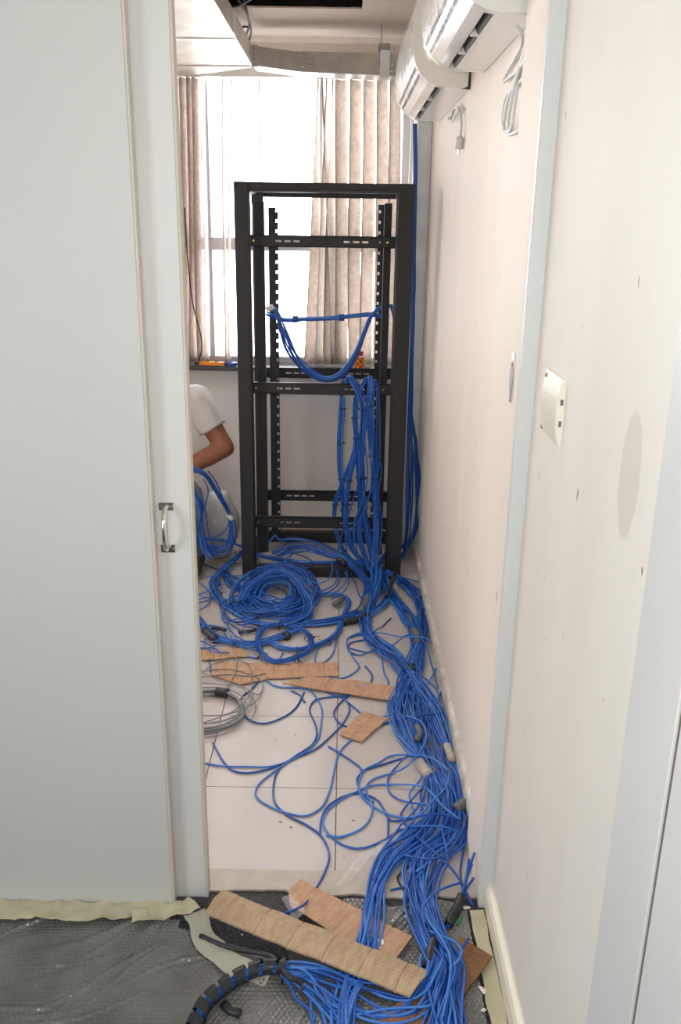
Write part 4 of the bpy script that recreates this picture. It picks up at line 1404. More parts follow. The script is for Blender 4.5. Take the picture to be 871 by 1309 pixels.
# ------------------------------------------------------------------ plaster chips and crumbs
def chip(px, py, s, label, m='plaster', z=0.001, group=None, name='plaster_chip'):
    p = PZ(px, py, z)
    bm = bmesh.new()
    bmesh.ops.create_icosphere(bm, subdivisions=1, radius=s)
    sd = px * 0.37 + py
    for v in bm.verts:
        k = 1 + 0.8 * noise.noise((v.co.x / s * 1.7 + sd, v.co.y / s * 1.7, v.co.z / s))
        v.co = Vector((v.co.x * k * 1.25, v.co.y * k * 0.8, v.co.z * 0.22 * k))
    zm = min(v.co.z for v in bm.verts)
    me = bpy.data.meshes.new(name)
    bm.to_mesh(me)
    bm.free()
    me.materials.append(M[m])
    o = bpy.data.objects.new(name, me)
    COL.objects.link(o)
    o.location = (p.x, p.y, z - zm)
    o.rotation_euler = (0, 0, sd)
    return tag(o, label, 'debris', group)
for (x, y, s, lb, z) in [(487, 1204, .009, 'white plaster chip on the reddish cardboard, larger of the pair', .020), (484, 1211, .007, 'white plaster chip on the reddish cardboard, lower of the pair', .020),
                         (520, 1172, .005, 'small round plaster chip on the bubble wrap beside the cables', .010), (536, 1192, .012, 'tan plaster lump between the two cable streams', .008),
                         (597, 1161, .009, 'white plaster chip at the foot of the door post', .008), (617, 1266, .009, 'angular plaster chip by the brown cardboard', .008),
                         (618, 1292, .006, 'small plaster chip nearest the bottom right corner', .008), (462, 1188, .005, 'plaster crumb on the reddish cardboard', .020)]:
    chip(x, y, s, lb, z=z)
for (x, y) in [(476, 905), (493, 911), (436, 914), (365, 908), (378, 940), (352, 946), (452, 1049), (359, 1051), (372, 1058), (440, 1095), (530, 930), (452, 816), (560, 1188), (545, 1180), (330, 1180), (310, 1195), (600, 1215), (608, 1262)]:
    chip(x, y, random.uniform(.0022, .004), 'tiny dark crumb on the floor', 'grout' if y < 1130 else 'plaster', z=0.0 if y < 1130 else .006, group='tiny crumbs on the floor', name='crumb')
gs = MB().box(-0.012, 0.012, -0.003, 0.003, 0, 0.002).build('green_offcut', M['green'])
gs.location = PZ(587, 1177, 0.008)
gs.rotation_euler = (0, 0, 1.1)
tag(gs, 'green plastic offcut on the bubble wrap', 'debris')
ns = MB().cyl((-0.012, 0, 0.004), (0.014, 0, 0.004), 0.003, n=8).build('plastic_offcut', M['grey_tape'])
ns.location = PZ(164, 1224, 0.010)
ns.rotation_euler = (0, 0, 1.0)
tag(ns, 'dark tubular plastic offcut on the bubble wrap', 'debris')

# clear film scraps
def filmscrap(px, label, z, seed):
    P = [PZ(x, y, z) for x, y in px]
    bm = bmesh.new()
    f = bm.faces.new([bm.verts.new(p) for p in P])
    bmesh.ops.subdivide_edges(bm, edges=list(bm.edges), cuts=7, use_grid_fill=True)
    for v in bm.verts:
        v.co.z += 0.006 * (1 + noise.noise((v.co.x * 60, v.co.y * 60, seed)))
    me = bpy.data.meshes.new('plastic_scrap')
    bm.to_mesh(me)
    bm.free()
    o = link_mesh('plastic_scrap', me, M['film'])
    return tag(o, label, 'plastic')
filmscrap([(462, 1092), (482, 1086), (448, 1130), (428, 1136)], 'clear crumpled plastic strip on the last tile', 0.001, 3)
filmscrap([(488, 1078), (506, 1072), (500, 1092), (470, 1098)], 'clear plastic scrap under the loose blue loops', 0.001, 6)
filmscrap([(360, 1150), (372, 1146), (392, 1168), (376, 1180)], 'clear plastic scrap at the end of the reddish cardboard', 0.022, 9)

# ------------------------------------------------------------------ blue cable streams
def FP(l, z=0.002):
    return [PZ(p[0], p[1], p[2] if len(p) > 2 else z) for p in l]
def V(l, Y):
    return [PY(p[0], p[1], p[2] if len(p) > 2 else Y) for p in l]
G = 'blue cables of the '
# hanging bundles draped over the middle cross bar
def hang(px, n, sp_, lb, g, ties=()):
    pts_ = [PY(*p) for p in px]
    bundle(pts_, sp_, n, lb, g, flat=0.7, floor=False, wander=0.28, step=0.012)
    for t in ties:
        a, b = pts_[t], pts_[min(t + 1, len(pts_) - 1)]
        s_ = sp_ if np.isscalar(sp_) else sp_[t]
        tie(a, b - a, s_ * 1.25 + 0.003, label='black cable tie on the ' + g, group='black ties on the ' + g)
hang([(441, 487, 3.79), (438, 494, 3.81), (438, 508, 3.81), (438, 522, 3.81), (437, 542, 3.81), (436, 566, 3.81), (436, 590, 3.81), (437, 612, 3.80), (439, 632, 3.80), (440, 652, 3.80), (443, 675, 3.80), (450, 700, 3.79), (462, 716, 3.76)], 10, .011,
     'blue cable in the leftmost tied bundle hanging inside the rack', 'leftmost hanging bundle', ties=(3, 5, 7, 9))
hang([(446, 488, 3.80), (448, 484, 3.765), (455, 495, 3.755), (461, 507, 3.755), (464, 523, 3.76), (463, 550, 3.76), (462, 580, 3.76), (463, 612, 3.755), (464, 640, 3.75), (466, 660, 3.745), (470, 680, 3.735), (474, 700, 3.725), (477, 722, 3.705), (478, 745, 3.66)], 14, .014,
     'blue cable in the bundle draped over the middle bar and splayed below', 'draped middle bundle', ties=(4, 7))
hang([(470, 490, 3.80), (468, 485, 3.775), (462, 496, 3.76), (456, 508, 3.765), (454, 534, 3.765), (456, 560, 3.765), (458, 585, 3.765), (459, 610, 3.76), (460, 634, 3.755), (460, 660, 3.75), (461, 690, 3.735), (468, 712, 3.72), (473, 730, 3.70)], 10, .011,
     'blue cable in the bundle crossing behind the draped one', 'crossing bundle', ties=(4, 5, 7, 9))
hang([(474, 488, 3.80), (474, 482, 3.77), (474, 495, 3.755), (473, 518, 3.755), (474, 550, 3.755), (477, 583, 3.755), (479, 612, 3.75), (481, 645, 3.745), (481, 672, 3.735), (480, 696, 3.72), (478, 722, 3.70), (477, 745, 3.65)], 14, .012,
     'blue cable in the straight bundle beside the right mounting rail', 'straight right bundle', ties=(3, 5, 6, 7))
hang([(454, 536, 3.768), (456, 556, 3.768), (453, 577, 3.772), (446, 598, 3.78), (437, 622, 3.79), (429, 645, 3.79), (428, 668, 3.79), (432, 686, 3.78), (440, 705, 3.775), (450, 716, 3.765), (462, 720, 3.75)], 8, .010,
     'blue cable in the bundle bowing out to the left', 'bowed left bundle', ties=(5, 8))
hang([(456, 555, 3.770), (456, 575, 3.770), (450, 596, 3.77), (446, 614, 3.77), (443, 645, 3.77), (443, 672, 3.765), (450, 698, 3.76), (462, 716, 3.75), (476, 728, 3.735)], 10, .011,
     'blue cable in the second bundle from the left', 'second left bundle', ties=(3, 4))
hang([(462, 596, 3.76), (463, 630, 3.76), (466, 650, 3.755), (471, 674, 3.75), (474, 697, 3.74), (477, 720, 3.72)], 8, .010, 'blue cable in the short bundle bulging over the lower bar', 'short bulging bundle', ties=(2, 4))
for px, lb in [([(481, 484, 3.765), (470, 510, 3.745), (466, 550, 3.735), (466, 580, 3.735), (459, 615, 3.735), (450, 645, 3.735), (438, 680, 3.725), (432, 705, 3.71)], 'single blue cable slanting left across the hanging bundles'),
               ([(480, 490, 3.76), (472, 515, 3.74), (467, 560, 3.73), (470, 610, 3.73), (462, 645, 3.73), (454, 665, 3.73), (456, 700, 3.72), (470, 745, 3.68)], 'single blue cable weaving between the hanging bundles'),
               ([(482, 486, 3.76), (482, 530, 3.745), (482, 575, 3.74), (488, 600, 3.74), (484, 630, 3.735), (488, 660, 3.73), (487, 690, 3.71), (480, 740, 3.66)], 'single blue cable swinging out over the right rail'),
               ([(478, 488, 3.76), (478, 540, 3.735), (476, 590, 3.735), (471, 640, 3.73), (455, 672, 3.73), (443, 680, 3.73), (444, 710, 3.72)], 'single blue cable curling across the lower bar'),
               ([(484, 490, 3.77), (486, 550, 3.76), (484, 600, 3.75), (474, 630, 3.74), (458, 655, 3.74), (452, 690, 3.73), (462, 730, 3.71)], 'single blue cable arcing behind the straight bundle')]:
    cable([PY(*p) for p in px], lb)
# swag inside the rack
bundle(V([(341, 400), (352, 405), (365, 409), (390, 408), (420, 407), (450, 404), (470, 402), (484, 403), (496, 407)], 4.04), .010, 12, 'blue cable in the taut bundle spanning the rack at mid height', G + 'taut span', flat=0.8, floor=False, wander=0.2)
for x, y in ((378, 408), (437, 406)):
    p = PY(x, y, 4.04)
    wrap([p + Vector((-0.012, 0, 0)), p, p + Vector((0.012, 0, 0.001))], 0.0165, M['blue2'], 'dark tape band on the taut cable span', 'tape_band', 'tape', step=0.006, group='tape bands on the taut span')
bundle(V([(344, 397), (350, 394), (356, 404), (362, 424), (370, 446), (384, 466), (400, 479), (417, 485), (434, 480), (448, 465), (459, 444), (467, 423), (475, 405), (484, 395), (500, 391), (506, 393)], 4.00), [.006, .008, .012, .022, .026, .024, .020, .017, .016, .014, .012, .010, .009, .008, .007, .006], 14,
       'blue cable in the drooping loop slung inside the rack', G + 'drooping loop', flat=0.6, floor=False, wander=0.22)
p = PY(345, 394, 3.985)
tag(MB().bbox(p.x - .018, p.x + .018, p.y - .008, p.y + .012, p.z - .011, p.z + .012, .004, Matrix.Translation(p) @ Matrix.Rotation(-0.4, 4, 'Y') @ Matrix.Translation(-p)).build('connector_clump', M['cord']), 'clump of clear cable ends taped at the left rail', 'connector')
bundle(V([(500, 391), (504, 410), (504, 440), (502, 480), (503, 530), (506, 570), (505, 620), (502, 680), (498, 715)], 3.98), .007, 6, 'blue cable running down behind the right front post', G + 'right post run', flat=0.6, floor=False)
# run down the corner duct, spreading beside the right post
bundle(V([(531, 158), (531, 250), (529, 350), (527, 450), (525, 530), (524, 600), (522, 680), (518, 712)], 4.06), [.008, .008, .008, .008, .010, .016, .016, .012], 7, 'blue cable running straight down the corner duct', G + 'duct run', flat=0.6, floor=False, wander=0.15)
for i, (dx, k) in enumerate([(0, 1.0), (2, .8), (4, .95), (6, .7), (-2, .6), (-5, .5), (1, .85), (5, .4), (-3, .9)]):
    px = [(525 - i * .3, 520 + i * 5), (526 + 5 * k, 555), (526 + 9 * k, 590), (527 + 12 * k, 625), (527 + 12.5 * k, 650), (525 + 9 * k, 675), (521 + 5 * k, 694), (514, 708 + i)]
    cable(V(px, 3.93 + 0.018 * (i % 5)), 'blue cable in the slack loops between rack and right wall', G + 'slack loops by the wall')
bundle(FP([(516, 700, .05), (508, 706, .02), (500, 712, .02), (488, 722, .02), (478, 730, .02)]), .03, 12, 'blue cable passing under the right post of the rack', G + 'run under the right post', flat=0.5)

# main streams over the floor
SA = [(478, 728, .06), (480, 745, .03), (474, 772), (469, 793), (470, 812), (483, 828), (508, 846), (524, 866), (541, 890), (556, 917), (567, 942), (575, 962), (582, 982), (586, 1008), (588, 1032), (586, 1056), (578, 1078), (560, 1092), (545, 1103), (540, 1120), (538, 1142), (543, 1172, .01), (551, 1195, .012), (563, 1226, .016), (569, 1246, .02), (566, 1272, .018), (571, 1302, .016), (578, 1350, .012)]
sa = [.022, .024, .028, .026, .024, .030, .032, .030, .028, .026, .020, .010, .012, .018, .011, .020, .026, .030, .032, .030, .030, .032, .030, .026, .022, .024, .028, .03]
bundle(FP(SA), sa, 24, 'blue cable in the long stream following the right baseboard to the front', G + 'baseboard stream', flat=0.7, wander=0.42)
wrap(FP([(571, 954, .016), (575, 963, .016), (579, 973, .016)]), .014, M['pale_tape'], 'pale tape round the stream at the baseboard', 'tape_band', 'tape')
wrap(FP([(583, 1035, .016), (589, 1031, .018), (593, 1026, .02)]), .016, M['grey_tape'], 'grey tape round the stream near the door post', 'tape_band', 'tape')
SB = [(484, 726, .04), (492, 748), (502, 766), (518, 789), (531, 812), (534, 834), (529, 853), (520, 878), (513, 900), (512, 920), (520, 942), (531, 965), (544, 985), (556, 1008), (557, 1026), (550, 1052), (526, 1078), (498, 1101), (484, 1126), (478, 1152), (473, 1186, .016), (468, 1213, .014), (455, 1245, .010), (445, 1272, .010), (440, 1300, .010), (436, 1345, .010)]
sb = [.02, .024, .022, .030, .024, .022, .026, .032, .036, .036, .034, .024, .012, .028, .034, .036, .034, .030, .024, .020, .022, .024, .026, .022, .022, .024]
bundle(FP(SB), sb, 26, 'blue cable in the stream that dives under the long cardboard', G + 'cardboard stream', flat=0.6, wander=0.42)
wrap(FP([(536, 975, .014), (543, 984, .014), (549, 992, .014)]), .017, M['pale_tape'], 'clear shiny tape round the stream on the tiles', 'tape_band', 'tape')
wrap(FP([(533, 928, .03), (537, 938, .03), (533, 946, .03)]), .010, M['grey_tape'], 'short grey tape sleeve in the middle of the stream', 'tape_band', 'tape')
wrap(FP([(529, 806, .02), (533, 812, .02), (534, 822, .02)]), .015, M['grey_tape'], 'grey tape round the right stream before the rack', 'tape_band', 'tape')
SC_ = [(494, 733, .04), (512, 744), (529, 757), (540, 780), (541, 805), (537, 830), (533, 850), (528, 880), (538, 915), (546, 945), (556, 975), (564, 1000), (572, 1024), (562, 1062), (548, 1090), (536, 1120), (542, 1150), (552, 1180, .012), (560, 1215, .016), (575, 1245, .02), (568, 1290, .02), (560, 1345, .012)]
sc = [.02, .030, .030, .028, .024, .020, .02, .03, .032, .034, .036, .034, .030, .036, .036, .04, .036, .034, .032, .03, .03, .03]
bundle(FP(SC_), sc, 16, 'blue cable fanning out past the right post towards the front', G + 'fanned stream', flat=0.6, wander=0.5)
wrap(FP([(494, 762, .03), (500, 748, .045), (506, 733, .06)]), .009, M['black_tape'], 'black taped cable end sticking up before the rack', 'tape_sleeve', 'tape')
tie(FP([(502, 766, .016)])[0], (0.3, -1, 0), .026, 0.6, 'black cable tie on the right stream before the rack', None)
wrap(FP([(525, 850, .02), (528, 858, .02)]), .011, M['black_tape'], 'black tape clump inside the right stream', 'tape_band', 'tape')

# ring of tied bundles around the coil before the rack
RA = [(318, 704, .03), (308, 711, .03), (295, 722, .02), (282, 734, .015), (272, 748), (276, 762), (288, 776), (304, 786), (322, 796), (345, 801), (372, 800), (400, 800), (421, 798), (442, 794), (462, 790), (480, 783), (491, 774), (496, 760), (490, 742, .02)]
bundle(FP(RA), .018, 14, 'blue cable in the tied ring sweeping round in front of the rack', G + 'tied ring', flat=0.7, wander=0.25)
wrap(FP([(440, 795, .016), (452, 793, .016), (462, 790, .016), (470, 786, .016)]), .014, M['black_tape'], 'black tape sleeve on the ring in front of the rack', 'tape_sleeve', 'tape')
RP = FP(RA, .018)
for i in (1, 2, 3, 5, 6, 7):
    tie(RP[i] + Vector((0, 0, .01)), RP[i + 1] - RP[i], .024, .75, 'black cable tie on the tied ring before the rack', 'black ties on the tied ring')
bundle(FP([(300, 718, .02), (290, 728, .015), (292, 742), (303, 752), (320, 758), (340, 760)]), .016, 8, 'blue cable in the short branch bending into the coil', G + 'short branch', flat=0.7, wander=0.25)
bundle(FP([(310, 706, .05), (328, 712, .03), (350, 716, .03), (372, 720, .03), (400, 722, .03), (430, 722, .03), (455, 722, .03), (476, 726, .03)]), .022, 14, 'blue cable in the bundle lying behind the bottom bar', G + 'run behind the bottom bar', flat=0.6, wander=0.3)
bundle(FP([(325, 712, .02), (331, 702, .02), (342, 696, .02), (352, 686, .06), (357, 692, .03), (372, 690, .03), (400, 694, .02), (420, 702, .02), (438, 712, .02), (452, 720, .02)]), .012, 8, 'blue cable in the tied bundle crossing the rack floor', G + 'rack floor run', flat=0.7, wander=0.2)
RB = [(352, 712, .07), (375, 703, .08), (398, 705, .075), (420, 712, .07), (438, 718, .06), (452, 728, .05), (464, 741, .03), (471, 754, .02), (469, 771), (461, 782), (442, 791), (420, 796), (395, 800)]
bundle(FP(RB), [.02, .03, .026, .02, .014, .014, .014, .014, .014, .014, .014, .016, .02], 12, 'blue cable in the taped arch leaving the bottom bar', G + 'taped arch', flat=0.8, wander=0.35)
wrap(FP([(433, 715, .075), (438, 718, .072), (442, 721, .068)]), .014, M['black_tape'], 'black tape on the arch over the bottom bar', 'tape_band', 'tape', step=.006)
wrap(FP([(470, 764, .016), (467, 774, .016), (461, 782, .016)]), .016, M['grey_tape'], 'grey tape on the curve of the arch', 'tape_band', 'tape')
for px, z in [([(365, 719), (358, 712), (368, 706), (390, 712), (400, 720), (392, 726), (372, 722)], .06), ([(370, 715), (378, 700), (392, 697), (404, 706), (420, 712)], .07), ([(372, 726), (365, 716), (374, 708), (395, 704)], .065),
              ([(388, 724), (392, 736), (404, 746), (418, 742), (425, 730), (424, 718)], .05), ([(420, 718), (430, 730), (428, 746), (410, 756), (392, 758)], .04), ([(428, 720), (434, 734), (430, 750), (414, 760)], .04), ([(440, 722), (444, 738), (436, 752), (416, 762)], .035),
              ([(446, 728), (454, 745), (460, 762), (466, 768)], .02), ([(432, 720), (441, 732), (446, 742), (440, 756), (424, 766)], .03)]:
    cable(FP(px, z), 'thin blue cable curling over the bottom bar of the rack', G + 'loose curls at the bottom bar', zmin=.004)

# big coil
cc = PZ(352, 766, 0)
for i in range(34):
    rr = 0.060 + 0.115 * ((i * 0.618) % 1.0)
    ph = random.uniform(0, 2 * PI)
    ox, oy = random.uniform(-.020, .025), random.uniform(-.03, .03)
    turns = random.uniform(0.9, 1.5)
    zb = random.uniform(.004, .045)
    n = 22
    pts_ = []
    for k in range(n + 1):
        a = ph + turns * 2 * PI * k / n
        q = rr * (1 + 0.10 * math.sin(a * 2 + ph) + 0.10 * (k / n - .5))
        arch = 0.05 * max(0, math.sin(a)) * (rr / .17)
        pts_.append((cc.x + ox + q * 1.02 * math.cos(a), cc.y + oy + q * 1.30 * math.sin(a), max(.004, zb + arch + 0.006 * math.sin(3 * a + ph))))
    cable(pts_, 'blue cable in the big heaped coil before the rack', G + 'big coil', zmin=.004)
# heavy arch at the back of the coil
AR = [(309, 772, .02), (312, 762, .03), (322, 750, .05), (334, 741, .08), (348, 733, .10), (360, 732, .11), (374, 740, .09), (386, 754, .06), (394, 770, .04), (392, 784, .02), (380, 793, .02), (360, 799, .02)]
bundle(FP(AR), .018, 14, 'blue cable in the raised arch of the big coil', G + 'raised arch', flat=0.8, wander=0.35)
# small tied ring in front
RC = [(331, 826), (331, 813), (338, 804), (357, 800), (380, 804), (395, 815), (395, 831), (378, 842), (352, 847), (337, 839), (331, 826), (332, 812), (340, 803)]
bundle(FP(RC, .012), .012, 10, 'blue cable in the small tied ring at the front of the tangle', G + 'small tied ring', flat=0.8, wander=0.2)
RP = FP(RC, .022)
for i in (3, 5, 7, 9):
    tie(RP[i], RP[i + 1] - RP[i - 1], .018, .85, 'black cable tie on the small ring of the tangle', 'black ties on the small ring')
RD = [(347, 822), (358, 829), (380, 832), (401, 828), (419, 821), (431, 811), (437, 796), (444, 780), (446, 770), (439, 763), (420, 761), (400, 764)]
bundle(FP(RD, .004), .012, 9, 'blue cable in the bundle looping behind the small ring', G + 'loop behind the small ring', flat=0.7, wander=0.25)
wrap(FP([(428, 773, .02), (434, 769, .02), (438, 765, .02)]), .012, M['grey_tape'], 'grey tape end on the loop by the coil', 'tape_band', 'tape')
RPd = FP(RD, .012)
tie(RPd[2], RPd[3] - RPd[1], .017, .8, 'black cable tie on the loop behind the small ring', 'black ties behind the small ring')
tie(RPd[4], RPd[5] - RPd[3], .017, .8, 'black cable tie on the loop behind the small ring', 'black ties behind the small ring')
RE = [(240, 780), (253, 794), (265, 808), (281, 819), (304, 824), (328, 825), (350, 819), (367, 813), (383, 803), (394, 788), (392, 772)]
bundle(FP(RE, .004), .016, 12, 'blue cable in the bundle curving along the left of the tangle', G + 'left curve', flat=0.7, wander=0.3)
wrap(FP([(365, 814, .014), (369, 812, .014)]), .016, M['black_tape'], 'black tape on the left curve of the tangle', 'tape_band', 'tape')
wrap(FP([(262, 806, .016), (268, 812, .016), (276, 818, .014)]), .015, M['black_tape'], 'black tape by the sliding door edge', 'tape_band', 'tape')
# loose tangle at the left
for i in range(26):
    x0, y0 = random.uniform(246, 300), random.uniform(742, 826)
    pts_ = []
    a = random.uniform(0, 2 * PI)
    x, y = x0, y0
    turn = random.uniform(-1.0, 1.0)
    for k in range(9):
        pts_.append((x, y, random.uniform(.003, .03)))
        x += 11 * math.cos(a)
        y += 6 * math.sin(a)
        a += turn * random.uniform(.3, .9)
        x = min(max(x, 238), 330)
        y = min(max(y, 736), 834)
    cable(FP(pts_), 'thin blue cable in the loose tangle beside the sliding door', G + 'loose tangle', r=.0027, zmin=.003)
wrap(FP([(305, 808, .012), (318, 807, .012), (328, 805, .012)]), .007, M['black_tape'], 'black tape strip in the left tangle', 'tape_sleeve', 'tape')
wrap(FP([(270, 803, .02), (280, 803, .02), (288, 806, .02)]), .008, M['black_tape'], 'black tape scrap on the left tangle', 'tape_sleeve', 'tape')
for px, lb in [([(246, 711), (262, 722), (278, 728), (290, 731), (300, 738), (318, 742)], 'blue cable sloping from the crouching man to the rack foot'),
               ([(246, 690, .14), (268, 690, .13), (295, 694, .11), (310, 700, .08), (322, 712, .05), (328, 726, .02), (324, 738, .004), (312, 742, .004), (300, 740, .004)], 'blue cable looping round the left front post of the rack')]:
    cable(FP(px), lb, zmin=.004)
bundle(FP([(244, 687, .16), (262, 690, .15), (285, 692, .12), (304, 698, .09), (316, 704, .05), (330, 712, .03)]), .012, 8, 'blue cable in the bundle running from the man to the rack', G + 'run from the man', flat=0.7, wander=0.25)

# single loose cables on the tiles
LOOSE = [
 ([(362, 834), (352, 850), (337, 861), (341, 870), (356, 878), (393, 881), (405, 892), (412, 909), (411, 923), (407, 944), (397, 956), (374, 971), (345, 980), (316, 980), (281, 979), (261, 975)], 'loose blue cable winding from the small ring to the left joint'),
 ([(272, 950), (290, 979), (300, 986), (318, 988), (347, 982), (374, 970), (401, 959), (420, 944), (440, 923), (447, 906), (440, 893), (425, 888), (405, 877), (389, 868), (356, 864), (335, 868), (323, 880), (309, 892), (310, 909), (320, 921), (337, 925), (362, 917), (378, 905), (389, 885)], 'loose blue cable looping round the grey coil and back'),
 ([(372, 883), (383, 888), (390, 898)], 'short blue cable offcut on the tiles'),
 ([(467, 851), (476, 865), (468, 880), (450, 888), (415, 892), (403, 895), (396, 907), (403, 925), (405, 940), (399, 952), (374, 969), (357, 983), (350, 1002), (352, 1027), (369, 1043), (391, 1054), (409, 1067), (417, 1079), (421, 1095), (414, 1118), (401, 1141), (385, 1159, .03), (363, 1168, .03)], 'long loose blue cable ending on the reddish cardboard'),
 ([(371, 972), (343, 992), (330, 1004), (327, 1017), (341, 1029), (369, 1040), (391, 1043), (410, 1033), (421, 1013), (428, 983), (434, 962), (450, 945), (471, 926), (491, 916), (511, 914, .02), (536, 921, .035), (545, 936, .04), (541, 954, .04), (521, 979, .03), (501, 989), (473, 999), (468, 1012), (476, 1029), (473, 1047), (461, 1060), (434, 1070), (417, 1068)], 'long loose blue cable making wide loops on the tiles'),
 ([(409, 1067), (411, 1048), (419, 1031), (440, 1018), (458, 1014), (480, 1021), (491, 1035), (496, 1047), (497, 1079), (503, 1090), (526, 1095, .03), (553, 1098, .045), (569, 1092, .05), (581, 1079, .05), (590, 1060, .04)], 'loose blue cable curving under the stream by the door post'),
 ([(440, 1070), (424, 1069), (413, 1052), (417, 1038), (438, 1021), (452, 1014), (473, 1005), (496, 1003), (533, 1004, .02), (549, 1011, .04), (567, 1031, .045), (590, 1049, .03)], 'loose blue cable forming the round loop at the tile joint'),
 ([(420, 1067), (438, 1080), (457, 1085), (473, 1082), (493, 1073), (516, 1060), (539, 1056, .04), (572, 1058, .045), (598, 1071, .02)], 'loose blue cable sagging below the round loop'),
 ([(574, 989, .05), (572, 1003, .045), (553, 1024, .045), (535, 1042, .03), (512, 1045), (496, 1041), (473, 1028), (459, 1012), (460, 996), (468, 983), (483, 976), (501, 966), (526, 965, .02), (552, 969, .04), (574, 985, .05)], 'loose blue cable coming off the taped stream in a bow'),
 ([(420, 954), (435, 963), (463, 985), (457, 994), (457, 1002), (464, 1016), (478, 1026)], 'loose blue cable kinked at the middle tile'),
 ([(463, 985), (488, 978), (514, 970), (536, 961, .03), (548, 950, .03)], 'loose blue cable rising to the middle tape'),
 ([(551, 989, .04), (539, 1008, .04), (519, 1031, .01), (512, 1044), (521, 1058), (544, 1079, .045), (562, 1095, .045), (581, 1115, .03), (595, 1138, .01), (605, 1158, .01)], 'loose blue cable slanting to the foot of the door post'),
 ([(521, 965, .03), (507, 980), (496, 998), (499, 1014), (510, 1022), (545, 1029, .03)], 'loose blue cable bulging left of the taped stream'),
 ([(493, 1041), (500, 1049), (519, 1049), (546, 1041, .04), (572, 1042, .04), (589, 1049, .03)], 'loose blue cable crossing the stream near the post'),
 ([(573, 912, .01), (541, 914, .03), (511, 920), (486, 927), (461, 930), (438, 927), (427, 913), (433, 901), (447, 889), (470, 882)], 'loose blue cable crossing the diamond cardboard scrap'),
 ([(484, 830, .03), (488, 842), (491, 860), (497, 873), (493, 878), (471, 876, .012), (445, 878, .012)], 'loose blue cable bent over the tan cardboard'),
 ([(436, 800), (426, 810), (411, 824), (403, 843), (411, 861), (428, 868), (444, 865), (459, 853), (452, 841), (444, 826), (446, 815), (463, 809), (487, 809, .03), (512, 814, .03), (541, 815, .04), (556, 824, .02), (561, 840), (557, 855), (546, 875, .02)], 'loose blue cable with a wide turn beside the tile joint'),
 ([(432, 812), (424, 838), (412, 848), (403, 850)], 'short loose blue cable end at the tile joint'),
 ([(440, 893), (450, 902), (463, 913)], 'short loose blue cable pointing at the cardboard scrap'),
 ([(596, 1040, .02), (594, 1079, .01), (589, 1111), (590, 1129), (596, 1146, .01), (605, 1158, .01)], 'loose blue cable against the door post'),
 ([(590, 1128, .02), (562, 1138, .05), (549, 1148, .055), (540, 1164, .055), (544, 1180, .05)], 'loose blue cable curving off the front stream'),
 ([(500, 1138), (519, 1134), (535, 1120, .03), (545, 1110, .03)], 'cut blue cable end pointing left from the front stream'),
 ([(524, 1118), (536, 1112, .03), (550, 1100, .03)], 'second cut blue cable end in the front stream'),
 ([(444, 816), (462, 812), (480, 820), (500, 828, .04), (520, 850, .04), (540, 880, .04)], 'loose blue cable running across the stream head'),
 ([(446, 828), (470, 834), (500, 826, .03), (522, 812, .03), (540, 818, .03), (552, 850), (560, 880)], 'loose blue cable bridging the two streams'),
 ([(500, 790), (490, 800), (480, 806, .03), (465, 818), (448, 822), (446, 832), (460, 838), (482, 828, .03)], 'loose blue cable knotted before the right stream'),
 ([(575, 862), (566, 880), (556, 905, .02), (562, 890)], 'loose blue cable touching the baseboard'),
 ([(270, 860), (268, 848), (262, 836), (256, 828)], 'short blue cable over the torn cardboard'),
 ([(252, 832), (280, 830), (300, 836), (330, 842)], 'thin blue cable lying over the small torn cardboard'),
]
for px, lb in LOOSE:
    cable(FP(px, .0035), lb, zmin=.0036, r=.0030)
# cut ends standing at the door post
for i, px in enumerate([[(607, 1090, .10), (600, 1112, .06), (594, 1135, .03), (586, 1158, .012), (576, 1180, .012)], [(604, 1104, .07), (598, 1120, .05), (591, 1142, .025), (584, 1162, .012), (574, 1186, .012)], [(600, 1098, .09), (597, 1116, .06), (592, 1138, .03), (582, 1162, .012), (572, 1184, .012)], [(606, 1122, .04), (598, 1134, .03), (590, 1148, .02), (580, 1168, .012), (568, 1190, .012)]]):
    cable(FP(px), 'cut blue cable end sticking up at the door post', G + 'cut ends at the door post', zmin=.008)
wrap(FP([(591, 1144, .03), (586, 1158, .018), (578, 1172, .014), (574, 1182, .014)]), .011, M['black_tape'], 'black tape holding the cut ends at the door post', 'tape_sleeve', 'tape')
wrap(FP([(556, 1200, .03), (551, 1218, .03), (547, 1238, .02)]), .012, M['black_tape'], 'black tape sleeve under the front stream', 'tape_sleeve', 'tape')
bundle(FP([(551, 1212, .014), (547, 1232, .012), (546, 1250, .012), (552, 1272, .01)]), .012, 6, 'blue cable leaving the black sleeve in front', G + 'sleeve exit', flat=0.6)
# black strap loop
tag(tube('black_strap', FP([(533, 1098, .02), (520, 1110, .012), (509, 1120, .006), (510, 1128, .004), (518, 1140, .004), (524, 1150, .01)]), .0028, M['black']), 'black wire loop beneath the front stream', 'wire')

